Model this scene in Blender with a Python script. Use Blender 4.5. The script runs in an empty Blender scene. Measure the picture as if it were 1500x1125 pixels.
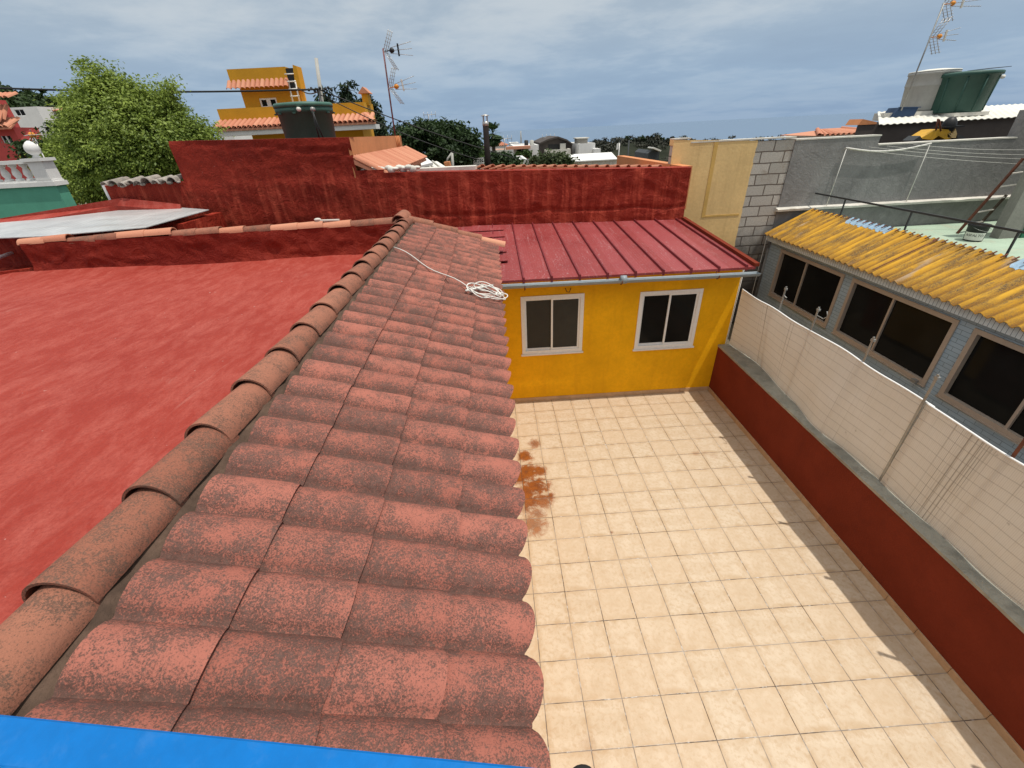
import bpy, math, random
import numpy as np
from mathutils import Vector, Matrix

random.seed(7)
rng = np.random.default_rng(7)
scene = bpy.context.scene
COL = scene.collection
R = math.radians

# ------------------------------------------------------------------ camera
CAM = Vector((-0.1722, -6.2540, 4.1611))
PITCH, ROLL, YAW = -0.54332, 0.05071, -0.02288
FPX = 616.25 / 1500.0


def rot_cam():
    X = Matrix.Rotation(PITCH, 3, 'X')
    Y = Matrix.Rotation(ROLL, 3, 'Y')
    Z = Matrix.Rotation(YAW, 3, 'Z')
    return Z @ X @ Y


RC = rot_cam()
camd = bpy.data.cameras.new("camera")
cam = bpy.data.objects.new("camera", camd)
COL.objects.link(cam)
right, fwd, up = RC.col[0], RC.col[1], RC.col[2]
M = Matrix.Identity(4)
for i in range(3):
    M[i][0] = right[i]; M[i][1] = up[i]; M[i][2] = -fwd[i]; M[i][3] = CAM[i]
cam.matrix_world = M
camd.sensor_width = 36.0
camd.lens = 36.0 * FPX
camd.clip_start = 0.02
camd.clip_end = 100000.0
scene.camera = cam


def ray(x, y):
    u = (x - 750.0) / 1500.0 / FPX
    v = (562.5 - y) / 1500.0 / FPX
    return (right * u + fwd + up * v)


def at(x, y, X=None, Y=None, Z=None):
    """a surveyed point: the sight line through (x, y) met with a plane of the place"""
    d = ray(x, y)
    if X is not None:
        t = (X - CAM.x) / d.x
    elif Y is not None:
        t = (Y - CAM.y) / d.y
    else:
        t = (Z - CAM.z) / d.z
    return CAM + d * t


def atp(x, y, p0, n):
    d = ray(x, y)
    n = Vector(n)
    t = (Vector(p0) - CAM).dot(n) / d.dot(n)
    return CAM + d * t


# ------------------------------------------------------------------ mesh builder
class MB:
    def __init__(self):
        self.v = []; self.f = []; self.fr = []; self.pd = []; self.smooth = []

    def add(self, verts, faces, rnd=None, dirt=None, smooth=False):
        o = len(self.v)
        self.v += [tuple(p) for p in verts]
        self.pd += list(dirt) if dirt is not None else [0.0] * len(verts)
        if rnd is None:
            rnd = random.random()
        for f in faces:
            self.f.append(tuple(i + o for i in f)); self.fr.append(rnd); self.smooth.append(smooth)

    def box(self, a, b, **k):
        x0, y0, z0 = [min(a[i], b[i]) for i in range(3)]
        x1, y1, z1 = [max(a[i], b[i]) for i in range(3)]
        vs = [(x0, y0, z0), (x1, y0, z0), (x1, y1, z0), (x0, y1, z0), (x0, y0, z1), (x1, y0, z1), (x1, y1, z1), (x0, y1, z1)]
        self.add(vs, [(0, 3, 2, 1), (4, 5, 6, 7), (0, 1, 5, 4), (1, 2, 6, 5), (2, 3, 7, 6), (3, 0, 4, 7)], **k)

    def prism(self, pts, vec, **k):
        n = len(pts); vec = Vector(vec)
        pts = [Vector(p) for p in pts]
        nn = Vector((0, 0, 0))
        for i in range(n):
            nn += pts[i].cross(pts[(i + 1) % n])
        if nn.dot(vec) > 0:
            pts.reverse()
        vs = pts + [p + vec for p in pts]
        fs = [tuple(range(n)), tuple(range(2 * n - 1, n - 1, -1))]
        for i in range(n):
            j = (i + 1) % n
            fs.append((j, i, i + n, j + n))
        self.add(vs, fs, **k)

    def beam(self, p, q, w, h, upv=(0, 0, 1), **k):
        p = Vector(p); q = Vector(q); d = (q - p).normalized(); u = Vector(upv)
        s = d.cross(u)
        if s.length < 1e-4:
            s = d.cross(Vector((1, 0, 0)))
        s.normalize(); u = s.cross(d)
        c = [s * (w / 2) + u * (h / 2), -s * (w / 2) + u * (h / 2), -s * (w / 2) - u * (h / 2), s * (w / 2) - u * (h / 2)]
        self.prism([p + x for x in c], q - p, **k)

    def tube(self, path, r, n=8, cap=True, **k):
        path = [Vector(p) for p in path]
        rs = r if isinstance(r, (list, tuple)) else [r] * len(path)
        vs = []; fs = []
        prev = None
        for i, p in enumerate(path):
            a = path[max(i - 1, 0)]; b = path[min(i + 1, len(path) - 1)]
            d = (b - a).normalized()
            if prev is None:
                s = d.cross(Vector((0, 0, 1)))
                if s.length < 1e-3:
                    s = d.cross(Vector((1, 0, 0)))
            else:
                s = prev - d * prev.dot(d)
            s.normalize(); prev = s; t = d.cross(s)
            for j in range(n):
                an = 2 * math.pi * j / n
                vs.append(p + (s * math.cos(an) + t * math.sin(an)) * rs[i])
        for i in range(len(path) - 1):
            for j in range(n):
                k2 = (j + 1) % n
                fs.append((i * n + j, i * n + k2, (i + 1) * n + k2, (i + 1) * n + j))
        if cap:
            fs.append(tuple(range(n - 1, -1, -1))); fs.append(tuple(range((len(path) - 1) * n, len(path) * n)))
        k.setdefault('smooth', True)
        self.add(vs, fs, **k)

    def lathe(self, c, prof, n=32, sx=1.0, sy=1.0, **k):
        c = Vector(c); vs = []; fs = []
        for r, z in prof:
            for j in range(n):
                a = 2 * math.pi * j / n
                vs.append(c + Vector((r * sx * math.cos(a), r * sy * math.sin(a), z)))
        for i in range(len(prof) - 1):
            for j in range(n):
                j2 = (j + 1) % n
                fs.append((i * n + j, i * n + j2, (i + 1) * n + j2, (i + 1) * n + j))
        fs.append(tuple(range(n - 1, -1, -1))); fs.append(tuple(range((len(prof) - 1) * n, len(prof) * n)))
        k.setdefault('smooth', True)
        self.add(vs, fs, **k)

    def grid(self, P, rnd=None, dirt=None, smooth=True, flip=False):
        """P[i][j] points"""
        a = len(P); b = len(P[0])
        vs = [p for row in P for p in row]
        fs = []
        for i in range(a - 1):
            for j in range(b - 1):
                q = (i * b + j, i * b + j + 1, (i + 1) * b + j + 1, (i + 1) * b + j)
                fs.append(q[::-1] if flip else q)
        self.add(vs, fs, rnd=rnd, dirt=[d for row in dirt for d in row] if dirt else None, smooth=smooth)

    def sphere(self, c, r, nu=16, nv=10, sc=(1, 1, 1), **k):
        prof = []
        c = Vector(c); vs = []; fs = []
        for i in range(nv + 1):
            t = math.pi * i / nv
            for j in range(nu):
                a = 2 * math.pi * j / nu
                vs.append(c + Vector((r * sc[0] * math.sin(t) * math.cos(a), r * sc[1] * math.sin(t) * math.sin(a), r * sc[2] * math.cos(t))))
        for i in range(nv):
            for j in range(nu):
                j2 = (j + 1) % nu
                fs.append((i * nu + j, (i + 1) * nu + j, (i + 1) * nu + j2, i * nu + j2))
        k.setdefault('smooth', True)
        self.add(vs, fs, **k)

    def build(self, name, m, parent=None, attr=False, base=None):
        vs = np.array(self.v, dtype=float)
        if parent is not None:
            off = world_loc(parent)
        elif base is not None:
            off = Vector(base)
        else:
            mn = vs.min(0); mx = vs.max(0)
            off = Vector(((mn[0] + mx[0]) / 2, (mn[1] + mx[1]) / 2, mn[2]))
        me = bpy.data.meshes.new(name)
        me.from_pydata([tuple(p) for p in (vs - np.array(off))], [], self.f)
        me.polygons.foreach_set('use_smooth', self.smooth)
        if attr:
            a = me.attributes.new('rnd', 'FLOAT', 'FACE'); a.data.foreach_set('value', self.fr)
            a = me.attributes.new('dirt', 'FLOAT', 'POINT'); a.data.foreach_set('value', self.pd)
        me.materials.append(m)
        me.update()
        o = bpy.data.objects.new(name, me); COL.objects.link(o)
        if parent is not None:
            o.parent = parent
        else:
            o.location = off
        return o


WL = {}


def world_loc(o):
    p = Vector(o.location)
    while o.parent:
        o = o.parent; p = p + Vector(o.location)
    return p


def thing(name, loc, label, cat, group=None):
    o = bpy.data.objects.new(name, None); COL.objects.link(o)
    o.location = loc; o.empty_display_size = 0.2
    o['label'] = label; o['category'] = cat
    if group: o['group'] = group
    return o


def tag(o, label, cat, group=None):
    o['label'] = label; o['category'] = cat
    if group: o['group'] = group
    return o


def struct(o, label=None, cat=None):
    o['kind'] = 'structure'
    if label: o['label'] = label
    if cat: o['category'] = cat
    return o


def copy_thing(o, loc, label, parent=None):
    c = o.copy(); COL.objects.link(c)
    if parent is None:
        c.location = loc; c['label'] = label
    else:
        c.parent = parent
    for ch in [x for x in bpy.data.objects if x.parent is o]:
        copy_thing(ch, None, None, c)
    return c


# ------------------------------------------------------------------ materials
class NB:
    def __init__(self, name):
        self.m = bpy.data.materials.new(name); self.m.use_nodes = True
        self.t = self.m.node_tree; self.t.nodes.clear()
        self.out = self.n('ShaderNodeOutputMaterial')
        self.b = self.n('ShaderNodeBsdfPrincipled')
        self.t.links.new(self.b.outputs[0], self.out.inputs[0])
        self._c = None

    def n(self, t, **k):
        x = self.t.nodes.new(t)
        for a, v in k.items(): setattr(x, a, v)
        return x

    def lk(self, a, b): self.t.links.new(a, b)

    def put(self, sock, v):
        if v is None: return
        if hasattr(v, 'is_linked') or hasattr(v, 'links'): self.lk(v, sock)
        else:
            if sock.type == 'RGBA' and len(v) == 3: v = (*v, 1)
            sock.default_value = v

    def co(self):
        if self._c is None: self._c = self.n('ShaderNodeTexCoord').outputs['Object']
        return self._c

    def mapping(self, s=(1, 1, 1), loc=(0, 0, 0), rot=(0, 0, 0), v=None):
        x = self.n('ShaderNodeMapping'); self.lk(v or self.co(), x.inputs[0])
        x.inputs['Scale'].default_value = s; x.inputs['Location'].default_value = loc; x.inputs['Rotation'].default_value = rot
        return x.outputs[0]

    def noise(self, sc, det=4, rough=.6, v=None, dist=0, s=None):
        x = self.n('ShaderNodeTexNoise'); self.lk(self.mapping(s) if s else (v or self.co()), x.inputs['Vector'])
        x.inputs['Scale'].default_value = sc; x.inputs['Detail'].default_value = det
        x.inputs['Roughness'].default_value = rough; x.inputs['Distortion'].default_value = dist
        return x.outputs['Fac']

    def voro(self, sc, v=None, feat='F1', out='Distance', rand=1):
        x = self.n('ShaderNodeTexVoronoi', feature=feat); self.lk(v or self.co(), x.inputs['Vector'])
        x.inputs['Scale'].default_value = sc; x.inputs['Randomness'].default_value = rand
        return x.outputs[out]

    def rng(self, f, a, b, c=0., d=1., smooth=False):
        x = self.n('ShaderNodeMapRange'); x.interpolation_type = 'SMOOTHSTEP' if smooth else 'LINEAR'
        self.put(x.inputs[0], f)
        for i, v in enumerate((a, b, c, d)): self.put(x.inputs[i + 1], v)
        return x.outputs[0]

    def ma(self, op, a, b=0., c=None):
        x = self.n('ShaderNodeMath', operation=op)
        self.put(x.inputs[0], a); self.put(x.inputs[1], b)
        if c is not None: self.put(x.inputs[2], c)
        return x.outputs[0]

    def mix(self, f, a, b, mode='MIX'):
        x = self.n('ShaderNodeMix', data_type='RGBA', blend_type=mode)
        self.put(x.inputs[0], f); self.put(x.inputs[6], a); self.put(x.inputs[7], b)
        return x.outputs[2]

    def attr(self, name):
        x = self.n('ShaderNodeAttribute', attribute_name=name); return x.outputs['Fac']

    def xyz(self, v=None):
        x = self.n('ShaderNodeSeparateXYZ'); self.lk(v or self.co(), x.inputs[0]); return x.outputs

    def comb(self, a, b, c):
        x = self.n('ShaderNodeCombineXYZ')
        for i, v in enumerate((a, b, c)): self.put(x.inputs[i], v)
        return x.outputs[0]

    def bump(self, h, st=.5, dist=.01, prev=None):
        x = self.n('ShaderNodeBump'); x.inputs['Strength'].default_value = st; x.inputs['Distance'].default_value = dist
        self.lk(h, x.inputs['Height'])
        if prev is not None: self.lk(prev, x.inputs['Normal'])
        return x.outputs[0]

    def fin(self, col=None, rough=None, nor=None, spec=None, metal=None):
        self.put(self.b.inputs['Base Color'], col); self.put(self.b.inputs['Roughness'], rough)
        self.put(self.b.inputs['Normal'], nor); self.put(self.b.inputs['Specular IOR Level'], spec)
        self.put(self.b.inputs['Metallic'], metal)
        return self.m


def scalec(c, k): return tuple(min(1, x * k) for x in c)


def paint(name, col, var=.18, sc=1.5, rough=.75, bump=.3, bsc=30, bd=.004, streak=0., dirt=None, dirtamt=0., spec=.3, metal=0.):
    n = NB(name)
    f1 = n.noise(sc, 5, .62); f2 = n.noise(bsc, 3, .6)
    c = n.mix(n.rng(f1, .3, .7), scalec(col, 1 - var), scalec(col, 1 + var))
    c = n.mix(n.rng(f2, .35, .75, 0, .35), c, scalec(col, .72))
    if streak:
        st = n.noise(1, 4, .6, s=(9, 9, .6))
        c = n.mix(n.rng(st, .52, .75, 0, streak), c, dirt or scalec(col, .5))
    if dirtamt:
        d = n.noise(sc * 2.3, 6, .7, dist=.4)
        c = n.mix(n.rng(d, .52, .72, 0, dirtamt), c, dirt or scalec(col, .4))
    return n.fin(c, rough, n.bump(f2, bump, bd) if bump else None, spec, metal)


def clay(name, c1, c2, dark=(.055, .04, .034), lich=.5, rough=.9):
    n = NB(name)
    r = n.attr('rnd'); d = n.attr('dirt')
    v = n.n('ShaderNodeVectorMath', operation='ADD'); n.lk(n.co(), v.inputs[0])
    n.lk(n.comb(n.ma('MULTIPLY', r, 17.), n.ma('MULTIPLY', r, 9.), r), v.inputs[1]); vv = v.outputs[0]
    big = n.noise(7, 4, .6, v=vv); mid = n.noise(38, 5, .7, v=vv, dist=.6); fine = n.noise(190, 4, .75, v=vv)
    base = n.mix(r, c1, c2)
    base = n.mix(n.rng(fine, .35, .7, 0, .35), base, scalec(c1, 1.25))
    # lichen: fine dark specks, dense in patches and where dirt settles
    spk = n.noise(170, 4, .8, v=vv); spk2 = n.noise(75, 5, .8, v=vv, dist=1.0)
    den = n.ma('ADD', n.rng(big, .32, .68, -.045, .05 + .05 * lich), n.ma('MULTIPLY', d, .062))
    den = n.ma('ADD', den, n.ma('MULTIPLY', n.rng(mid, .35, .65, -1., 1.), .03))
    den = n.ma('ADD', den, n.ma('MULTIPLY', n.ma('SUBTRACT', r, .5), .04))
    sv = n.ma('ADD', n.ma('ADD', n.ma('MULTIPLY', spk, .6), n.ma('MULTIPLY', spk2, .4)), den)
    m = n.rng(sv, .487 + (.5 - lich) * .3, .575 + (.5 - lich) * .3, 0, .92)
    col = n.mix(m, base, n.mix(n.rng(mid, .3, .7), dark, scalec(dark, 1.9)))
    wr = n.noise(26, 4, .6, v=vv, dist=2.5)
    light = n.ma('MULTIPLY', n.rng(n.ma('ABSOLUTE', n.ma('SUBTRACT', wr, .5)), .0, .012, .5, 0), n.rng(big, .45, .6))
    col = n.mix(light, col, scalec(c1, 1.25))
    h = n.ma('ADD', n.ma('MULTIPLY', fine, .7), n.ma('MULTIPLY', mid, .6))
    return n.fin(col, rough, n.bump(h, .6, .007), .07)


def glassdark(name, col=(.012, .012, .011), rough=.06, t=.0):
    n = NB(name)
    w = n.noise(1.3, 2, .5)
    m = n.fin(n.mix(n.rng(w, .3, .7), scalec(col, .7), scalec(col, 1.3)), rough, n.bump(w, .05, .01), .10)
    return m


MT = {}


def floor_mat():
    n = NB('patio_tiles'); T = .33
    x, y, z = n.xyz()
    wob = n.ma('MULTIPLY', n.ma('SUBTRACT', n.noise(3.1, 2, .5), .5), .006)
    xt = n.ma('DIVIDE', n.ma('ADD', x, wob), T); yt = n.ma('DIVIDE', n.ma('ADD', y, wob), T)
    fx = n.ma('FRACT', xt); fy = n.ma('FRACT', yt)
    ix = n.ma('FLOOR', xt); iy = n.ma('FLOOR', yt)
    wn = n.n('ShaderNodeTexWhiteNoise', noise_dimensions='2D'); n.lk(n.comb(ix, iy, 0.), wn.inputs['Vector'])
    ex = n.ma('MINIMUM', fx, n.ma('SUBTRACT', 1., fx)); ey = n.ma('MINIMUM', fy, n.ma('SUBTRACT', 1., fy))
    e = n.ma('MINIMUM', ex, ey)
    # each tile printed with the same marble, turned by chance
    off = n.n('ShaderNodeVectorMath', operation='ADD'); n.lk(n.comb(fx, fy, 0.), off.inputs[0])
    n.lk(n.comb(n.ma('MULTIPLY', n.ma('FLOOR', n.ma('MULTIPLY', wn.outputs['Value'], 7.)), 3.3), n.ma('MULTIPLY', wn.outputs['Value'], .35), 0.), off.inputs[1])
    m1 = n.noise(2.6, 5, .6, v=off.outputs[0], dist=.8); m2 = n.noise(9, 4, .65, v=off.outputs[0], dist=.5)
    c = n.mix(n.rng(m1, .35, .68), (.565, .465, .345), (.485, .375, .255))
    c = n.mix(n.rng(m2, .48, .68, 0, .6), c, (.41, .275, .155))
    c = n.mix(n.ma('MULTIPLY', n.rng(e, .0, .16, .75, 0), n.rng(m1, .35, .6, .3, 1.)), c, (.41, .275, .15))
    c = n.mix(n.rng(wn.outputs['Value'], 0, 1, 0, .4), c, (.52, .39, .26))
    # walked in dirt
    dn = n.noise(1.6, 6, .7, dist=.5)
    c = n.mix(n.rng(dn, .56, .74, 0, .3), c, (.40, .29, .18))
    sp = n.noise(60, 3, .6)
    c = n.mix(n.ma('MULTIPLY', n.rng(sp, .66, .72, 0, .5), n.rng(dn, .45, .6)), c, (.25, .17, .1))
    # rust run-off
    wv = n.ma('ADD', n.ma('MULTIPLY', n.noise(11, 6, .75, dist=1.), .5), n.ma('MULTIPLY', n.noise(2.4, 4, .7, v=off.outputs[0], dist=.6), .5)); spk = n.noise(140, 4, .75)
    tot = None
    for (px, py, r, k) in RUST:
        p = at(px, py, Z=0)
        ds = n.n('ShaderNodeVectorMath', operation='DISTANCE'); n.lk(n.co(), ds.inputs[0]); ds.inputs[1].default_value = (p.x, p.y, 0)
        v = n.ma('MULTIPLY', n.rng(n.ma('ADD', ds.outputs['Value'], n.ma('MULTIPLY', n.ma('SUBTRACT', wv, .5), r * 4.5)), r * .35, r * 1.5, 1., 0., True), k)
        tot = v if tot is None else n.ma('MAXIMUM', tot, v)
    tot = n.ma('MULTIPLY', tot, n.rng(wn.outputs['Value'], .1, .6, .38, 1.))
    rm = n.ma('MINIMUM', n.ma('MULTIPLY', n.ma('MULTIPLY', tot, 1.7), n.rng(spk, .3, .6, .35, 1.)), 1.)
    c = n.mix(rm, c, n.mix(n.rng(wv, .35, .65), (.30, .085, .008), (.115, .028, .005)))
    # grout, dark in places and pale in others
    gn = n.noise(2.2, 4, .6); gn2 = n.noise(17, 2, .5)
    gw = n.rng(gn2, .3, .7, .009, .018)
    g = n.rng(e, n.ma('MULTIPLY', gw, .6), gw, 1., 0.)
    gc = n.mix(n.rng(gn, .42, .6), (.30, .25, .20), (.075, .05, .03))
    gc = n.mix(n.rng(gn2, .58, .7, 0, .6), gc, (.62, .6, .57))
    gc = n.mix(n.ma('MULTIPLY', tot, .85), gc, (.07, .02, .006))
    c = n.mix(g, c, gc)
    h = n.ma('ADD', n.ma('MULTIPLY', n.rng(e, .0, .016), 1.), n.ma('MULTIPLY', m2, .12))
    tilt = n.ma('ADD', h, n.ma('MULTIPLY', n.ma('MULTIPLY', fx, wn.outputs['Value']), .35))
    return n.fin(c, n.rng(m2, .3, .7, .34, .55), n.bump(tilt, .35, .004), .35)


RUST = [(783, 650, .09, .75), (768, 668, .11, .9), (773, 690, .14, 1), (785, 713, .17, 1), (770, 722, .16, 1), (766, 742, .14, .95),
        (795, 733, .13, .85), (780, 768, .16, .6), (806, 727, .06, .9), (1020, 664, .05, .25), (1046, 667, .06, .3), (1033, 665, .05, .25), (896, 780, .02, .6), (865, 1090, .07, .22), (790, 690, .10, .9), (778, 735, .13, 1.), (787, 752, .10, .7), (762, 700, .14, 1.)]


def red_roof_mat():
    n = NB('red_membrane')
    big = n.noise(.55, 6, .65, dist=.3); mid = n.noise(1, 6, .72, s=(7, 3.2, 7), dist=.4); fine = n.noise(60, 5, .8)
    c = n.mix(n.rng(big, .32, .68), (.27, .033, .022), (.325, .048, .032))
    c = n.mix(n.rng(mid, .42, .7, 0, .55), c, (.46, .125, .095))
    c = n.mix(n.rng(fine, .46, .66, 0, .6), c, (.20, .026, .019))
    c = n.mix(n.rng(n.noise(1, 6, .75, s=(.7, 1.5, 1), dist=.5), .60, .68, 0, .45), c, (.21, .026, .018))
    st = n.noise(1, 5, .7, s=(2.2, .8, 1), dist=1)
    c = n.mix(n.rng(st, .64, .76, 0, .35), c, (.50, .28, .23))
    sp = n.noise(26, 2, .5)
    c = n.mix(n.rng(sp, .765, .785, 0, .55), c, (.6, .5, .45))
    h = n.ma('ADD', n.ma('MULTIPLY', fine, .5), n.ma('ADD', n.noise(9, 4, .6), n.ma('MULTIPLY', big, 2.)))
    return n.fin(c, .7, n.bump(h, .5, .02), .14)


def red_wall_mat(name='red_render', sk=.75, k=1.):
    n = NB(name)
    big = n.noise(1.1, 6, .65, dist=.6); cr = n.noise(5.5, 6, .68, dist=.8); fine = n.noise(50, 3, .6)
    dr = n.noise(1, 5, .65, s=(7, 7, .9))
    c = n.mix(n.rng(big, .3, .7), scalec((.18, .013, .007), k), scalec((.29, .031, .016), k))
    xx, yy, zz_ = n.xyz()
    c = n.mix(n.ma('MULTIPLY', n.rng(dr, .48, .66, 0, sk), n.rng(n.ma('ADD', zz_, n.ma('MULTIPLY', big, .6)), 4.35, 3.95, .12, 1.)), c, (.48, .078, .042))  # pale streaks paint in sheen and lit drips, stronger on the lower paint
    c = n.mix(n.rng(cr, .58, .74, 0, .55), c, (.12, .014, .01))
    c = n.mix(n.rng(n.noise(14, 4, .7), .70, .735, 0, .45), c, (.6, .42, .36))
    h = n.ma('ADD', n.ma('MULTIPLY', cr, 1.), n.ma('ADD', n.ma('MULTIPLY', fine, .12), n.ma('MULTIPLY', dr, .4)))
    return n.fin(c, .6, n.bump(h, .75, .06), .13)


def block_mat():
    n = NB('concrete_blocks')
    x, y, z = n.xyz()
    jx = n.ma('MULTIPLY', n.ma('SUBTRACT', n.noise(5, 3, .6), .5), .035); jz = n.ma('MULTIPLY', n.ma('SUBTRACT', n.noise(4.1, 3, .6), .5), .03)
    v = n.comb(n.ma('ADD', x, jx), n.ma('ADD', z, jz), 0.)
    b = n.n('ShaderNodeTexBrick'); n.lk(v, b.inputs['Vector'])
    b.inputs['Scale'].default_value = 1; b.inputs['Brick Width'].default_value = .5; b.inputs['Row Height'].default_value = .213
    b.inputs['Mortar Size'].default_value = .013; b.inputs['Mortar Smooth'].default_value = .2; b.offset = .5
    b.inputs['Color1'].default_value = (.42, .395, .355, 1); b.inputs['Color2'].default_value = (.54, .51, .46, 1); b.inputs['Mortar'].default_value = (.15, .125, .105, 1)
    f = n.noise(40, 4, .7); d = n.noise(2.2, 5, .7, dist=.5)
    c = n.mix(n.rng(f, .4, .7, 0, .5), b.outputs['Color'], (.20, .18, .16))
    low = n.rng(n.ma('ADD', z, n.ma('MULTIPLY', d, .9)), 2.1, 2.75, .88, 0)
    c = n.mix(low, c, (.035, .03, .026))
    c = n.mix(n.rng(d, .55, .7, 0, .4), c, (.22, .15, .1))
    h = n.ma('ADD', n.ma('MULTIPLY', b.outputs['Fac'], -1.), n.ma('MULTIPLY', f, .5))
    return n.fin(c, .95, n.bump(h, .9, .015), .1)


def grey_render_mat():
    n = NB('grey_render')
    d = n.noise(1.3, 6, .7, dist=.8); t = n.noise(7, 6, .7, dist=1.4); f = n.noise(45, 3, .6)
    c = n.mix(n.rng(d, .3, .7), (.165, .16, .155), (.275, .267, .258))
    c = n.mix(n.rng(t, .55, .72, 0, .45), c, (.34, .33, .32))
    c = n.mix(n.rng(t, .28, .42, .4, 0), c, (.10, .097, .095))
    h = n.ma('ADD', t, n.ma('MULTIPLY', f, .2))
    return n.fin(c, .9, n.bump(h, .6, .025), .15)


def corr_mat():
    n = NB('yellow_fibre_cement')
    x, y, z = n.xyz()
    lo = n.noise(1, 5, .7, s=(1.2, 9, 1.2)); d = n.noise(2.2, 6, .75, dist=.6); fine = n.noise(70, 3, .7)
    c = n.mix(n.rng(d, .3, .7), (.52, .265, .018), (.63, .35, .035))
    m = n.ma('MULTIPLY', n.rng(lo, .42, .58), n.rng(d, .35, .53))
    c = n.mix(n.ma('MULTIPLY', m, n.rng(fine, .3, .6, .3, .95)), c, (.07, .055, .045))
    g = n.noise(1, 4, .6, s=(.8, 4, .8))
    c = n.mix(n.rng(g, .62, .7, 0, .75), c, (.40, .33, .27))
    dd = n.attr('dirt')
    c = n.mix(n.ma('MULTIPLY', dd, .9), c, (.22, .10, .012))
    c = n.mix(n.ma('MULTIPLY', n.rng(fine, .45, .65, 0, .75), dd), c, (.10, .07, .04))
    return n.fin(c, .8, n.bump(n.ma('ADD', fine, d), .3, .006), .2)


def reed_mat():
    n = NB('white_reed')
    x, y, z = n.xyz()
    gate = n.noise(1, 2, .5, s=(0, 1.7, 0))
    w0 = n.noise(1, 3, .6, s=(0, 55, .25)); w = n.ma('ADD', w0, n.rng(gate, .5, .68, -.03, .12))
    strip = n.ma('FRACT', n.ma('DIVIDE', y, .0135))
    gap = n.rng(n.ma('ABSOLUTE', n.ma('SUBTRACT', strip, .5)), .36, .5, 0, 1)
    sag = n.ma('MULTIPLY', n.noise(1, 2, .5, s=(0, 1.1, 0)), .09)
    wz = n.ma('FRACT', n.ma('DIVIDE', n.ma('ADD', z, sag), .098))
    wire = n.rng(n.ma('ABSOLUTE', n.ma('SUBTRACT', wz, .5)), .44, .485, 0, 1)
    big = n.noise(1.4, 5, .65)
    c = n.mix(n.rng(big, .3, .7), (.80, .745, .665), (.86, .82, .76))
    c = n.mix(n.ma('MULTIPLY', gap, n.rng(w, .42, .65, .15, .6)), c, (.42, .36, .29))
    c = n.mix(n.rng(w, .64, .69, 0, .6), c, (.27, .22, .17))
    c = n.mix(n.ma('MULTIPLY', wire, .38), c, (.33, .29, .25))
    c = n.mix(n.rng(n.noise(9, 3, .6), .70, .78, 0, .5), c, (.3, .26, .2))
    n.fin(c, .5, n.bump(n.ma('ADD', n.ma('MULTIPLY', gap, -1.), n.ma('MULTIPLY', wire, .4)), .5, .004), .35)
    tr = n.n('ShaderNodeBsdfTranslucent'); n.lk(c, tr.inputs[0])
    mx = n.n('ShaderNodeMixShader'); mx.inputs[0].default_value = .40
    n.lk(n.b.outputs[0], mx.inputs[1]); n.lk(tr.outputs[0], mx.inputs[2]); n.lk(mx.outputs[0], n.out.inputs[0])
    return n.m


def bluetile_mat(vert=False):
    n = NB('blue_cladding' if not vert else 'blue_fascia')
    x, y, z = n.xyz()
    b = n.n('ShaderNodeTexBrick'); n.lk(n.comb(y, z, 0.), b.inputs['Vector'])
    b.inputs['Scale'].default_value = 1
    b.inputs['Brick Width'].default_value = .24 if not vert else .055; b.inputs['Row Height'].default_value = .062 if not vert else .5
    b.inputs['Mortar Size'].default_value = .003; b.offset = .5 if not vert else 0
    b.inputs['Color1'].default_value = (.33, .43, .50, 1); b.inputs['Color2'].default_value = (.39, .49, .56, 1); b.inputs['Mortar'].default_value = (.13, .165, .19, 1)
    if vert:
        b.inputs['Color1'].default_value = (.66, .71, .70, 1); b.inputs['Color2'].default_value = (.72, .77, .76, 1)
    d = n.noise(1.7, 5, .7)
    c = n.mix(n.rng(d, .5, .72, 0, .35), b.outputs['Color'], (.2, .2, .19))
    return n.fin(c, .45, n.bump(b.outputs['Fac'], -.3, .004), .4)


def metal_roof_mat():
    n = NB('red_sheet_metal')
    d = n.noise(1.5, 5, .65); sp = n.noise(38, 3, .7); lng = n.noise(1, 5, .7, s=(14, 1.0, 1))
    x, y, z = n.xyz()
    mic = n.ma('SINE', n.ma('MULTIPLY', x, 150.))
    c = n.mix(n.rng(d, .3, .7), (.205, .027, .026), (.265, .043, .040))
    pn = n.n('ShaderNodeTexWhiteNoise', noise_dimensions='1D'); n.lk(n.ma('FLOOR', n.ma('DIVIDE', x, .41)), pn.inputs['W'])
    c = n.mix(n.rng(pn.outputs['Value'], 0, 1, 0, .25), c, (.45, .12, .13))
    c = n.mix(n.ma('MULTIPLY', n.rng(sp, .58, .68, 0, .5), n.rng(lng, .44, .58, .25, 1)), c, (.62, .50, .50))
    c = n.mix(n.rng(lng, .58, .74, 0, .3), c, (.50, .26, .26))
    return n.fin(c, n.rng(d, .3, .7, .42, .6), n.bump(n.ma('ADD', mic, n.ma('MULTIPLY', sp, .5)), .12, .004), .3)


def leaf_mat(name, dark, light, rough=.6, tr=.35):
    n = NB(name)
    r = n.attr('rnd')
    c = n.mix(r, dark, light)
    n.fin(c, rough, None, .25)
    t = n.n('ShaderNodeBsdfTranslucent'); n.lk(c, t.inputs[0])
    mx = n.n('ShaderNodeMixShader'); mx.inputs[0].default_value = tr
    n.lk(n.b.outputs[0], mx.inputs[1]); n.lk(t.outputs[0], mx.inputs[2]); n.lk(mx.outputs[0], n.out.inputs[0])
    return n.m


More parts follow.
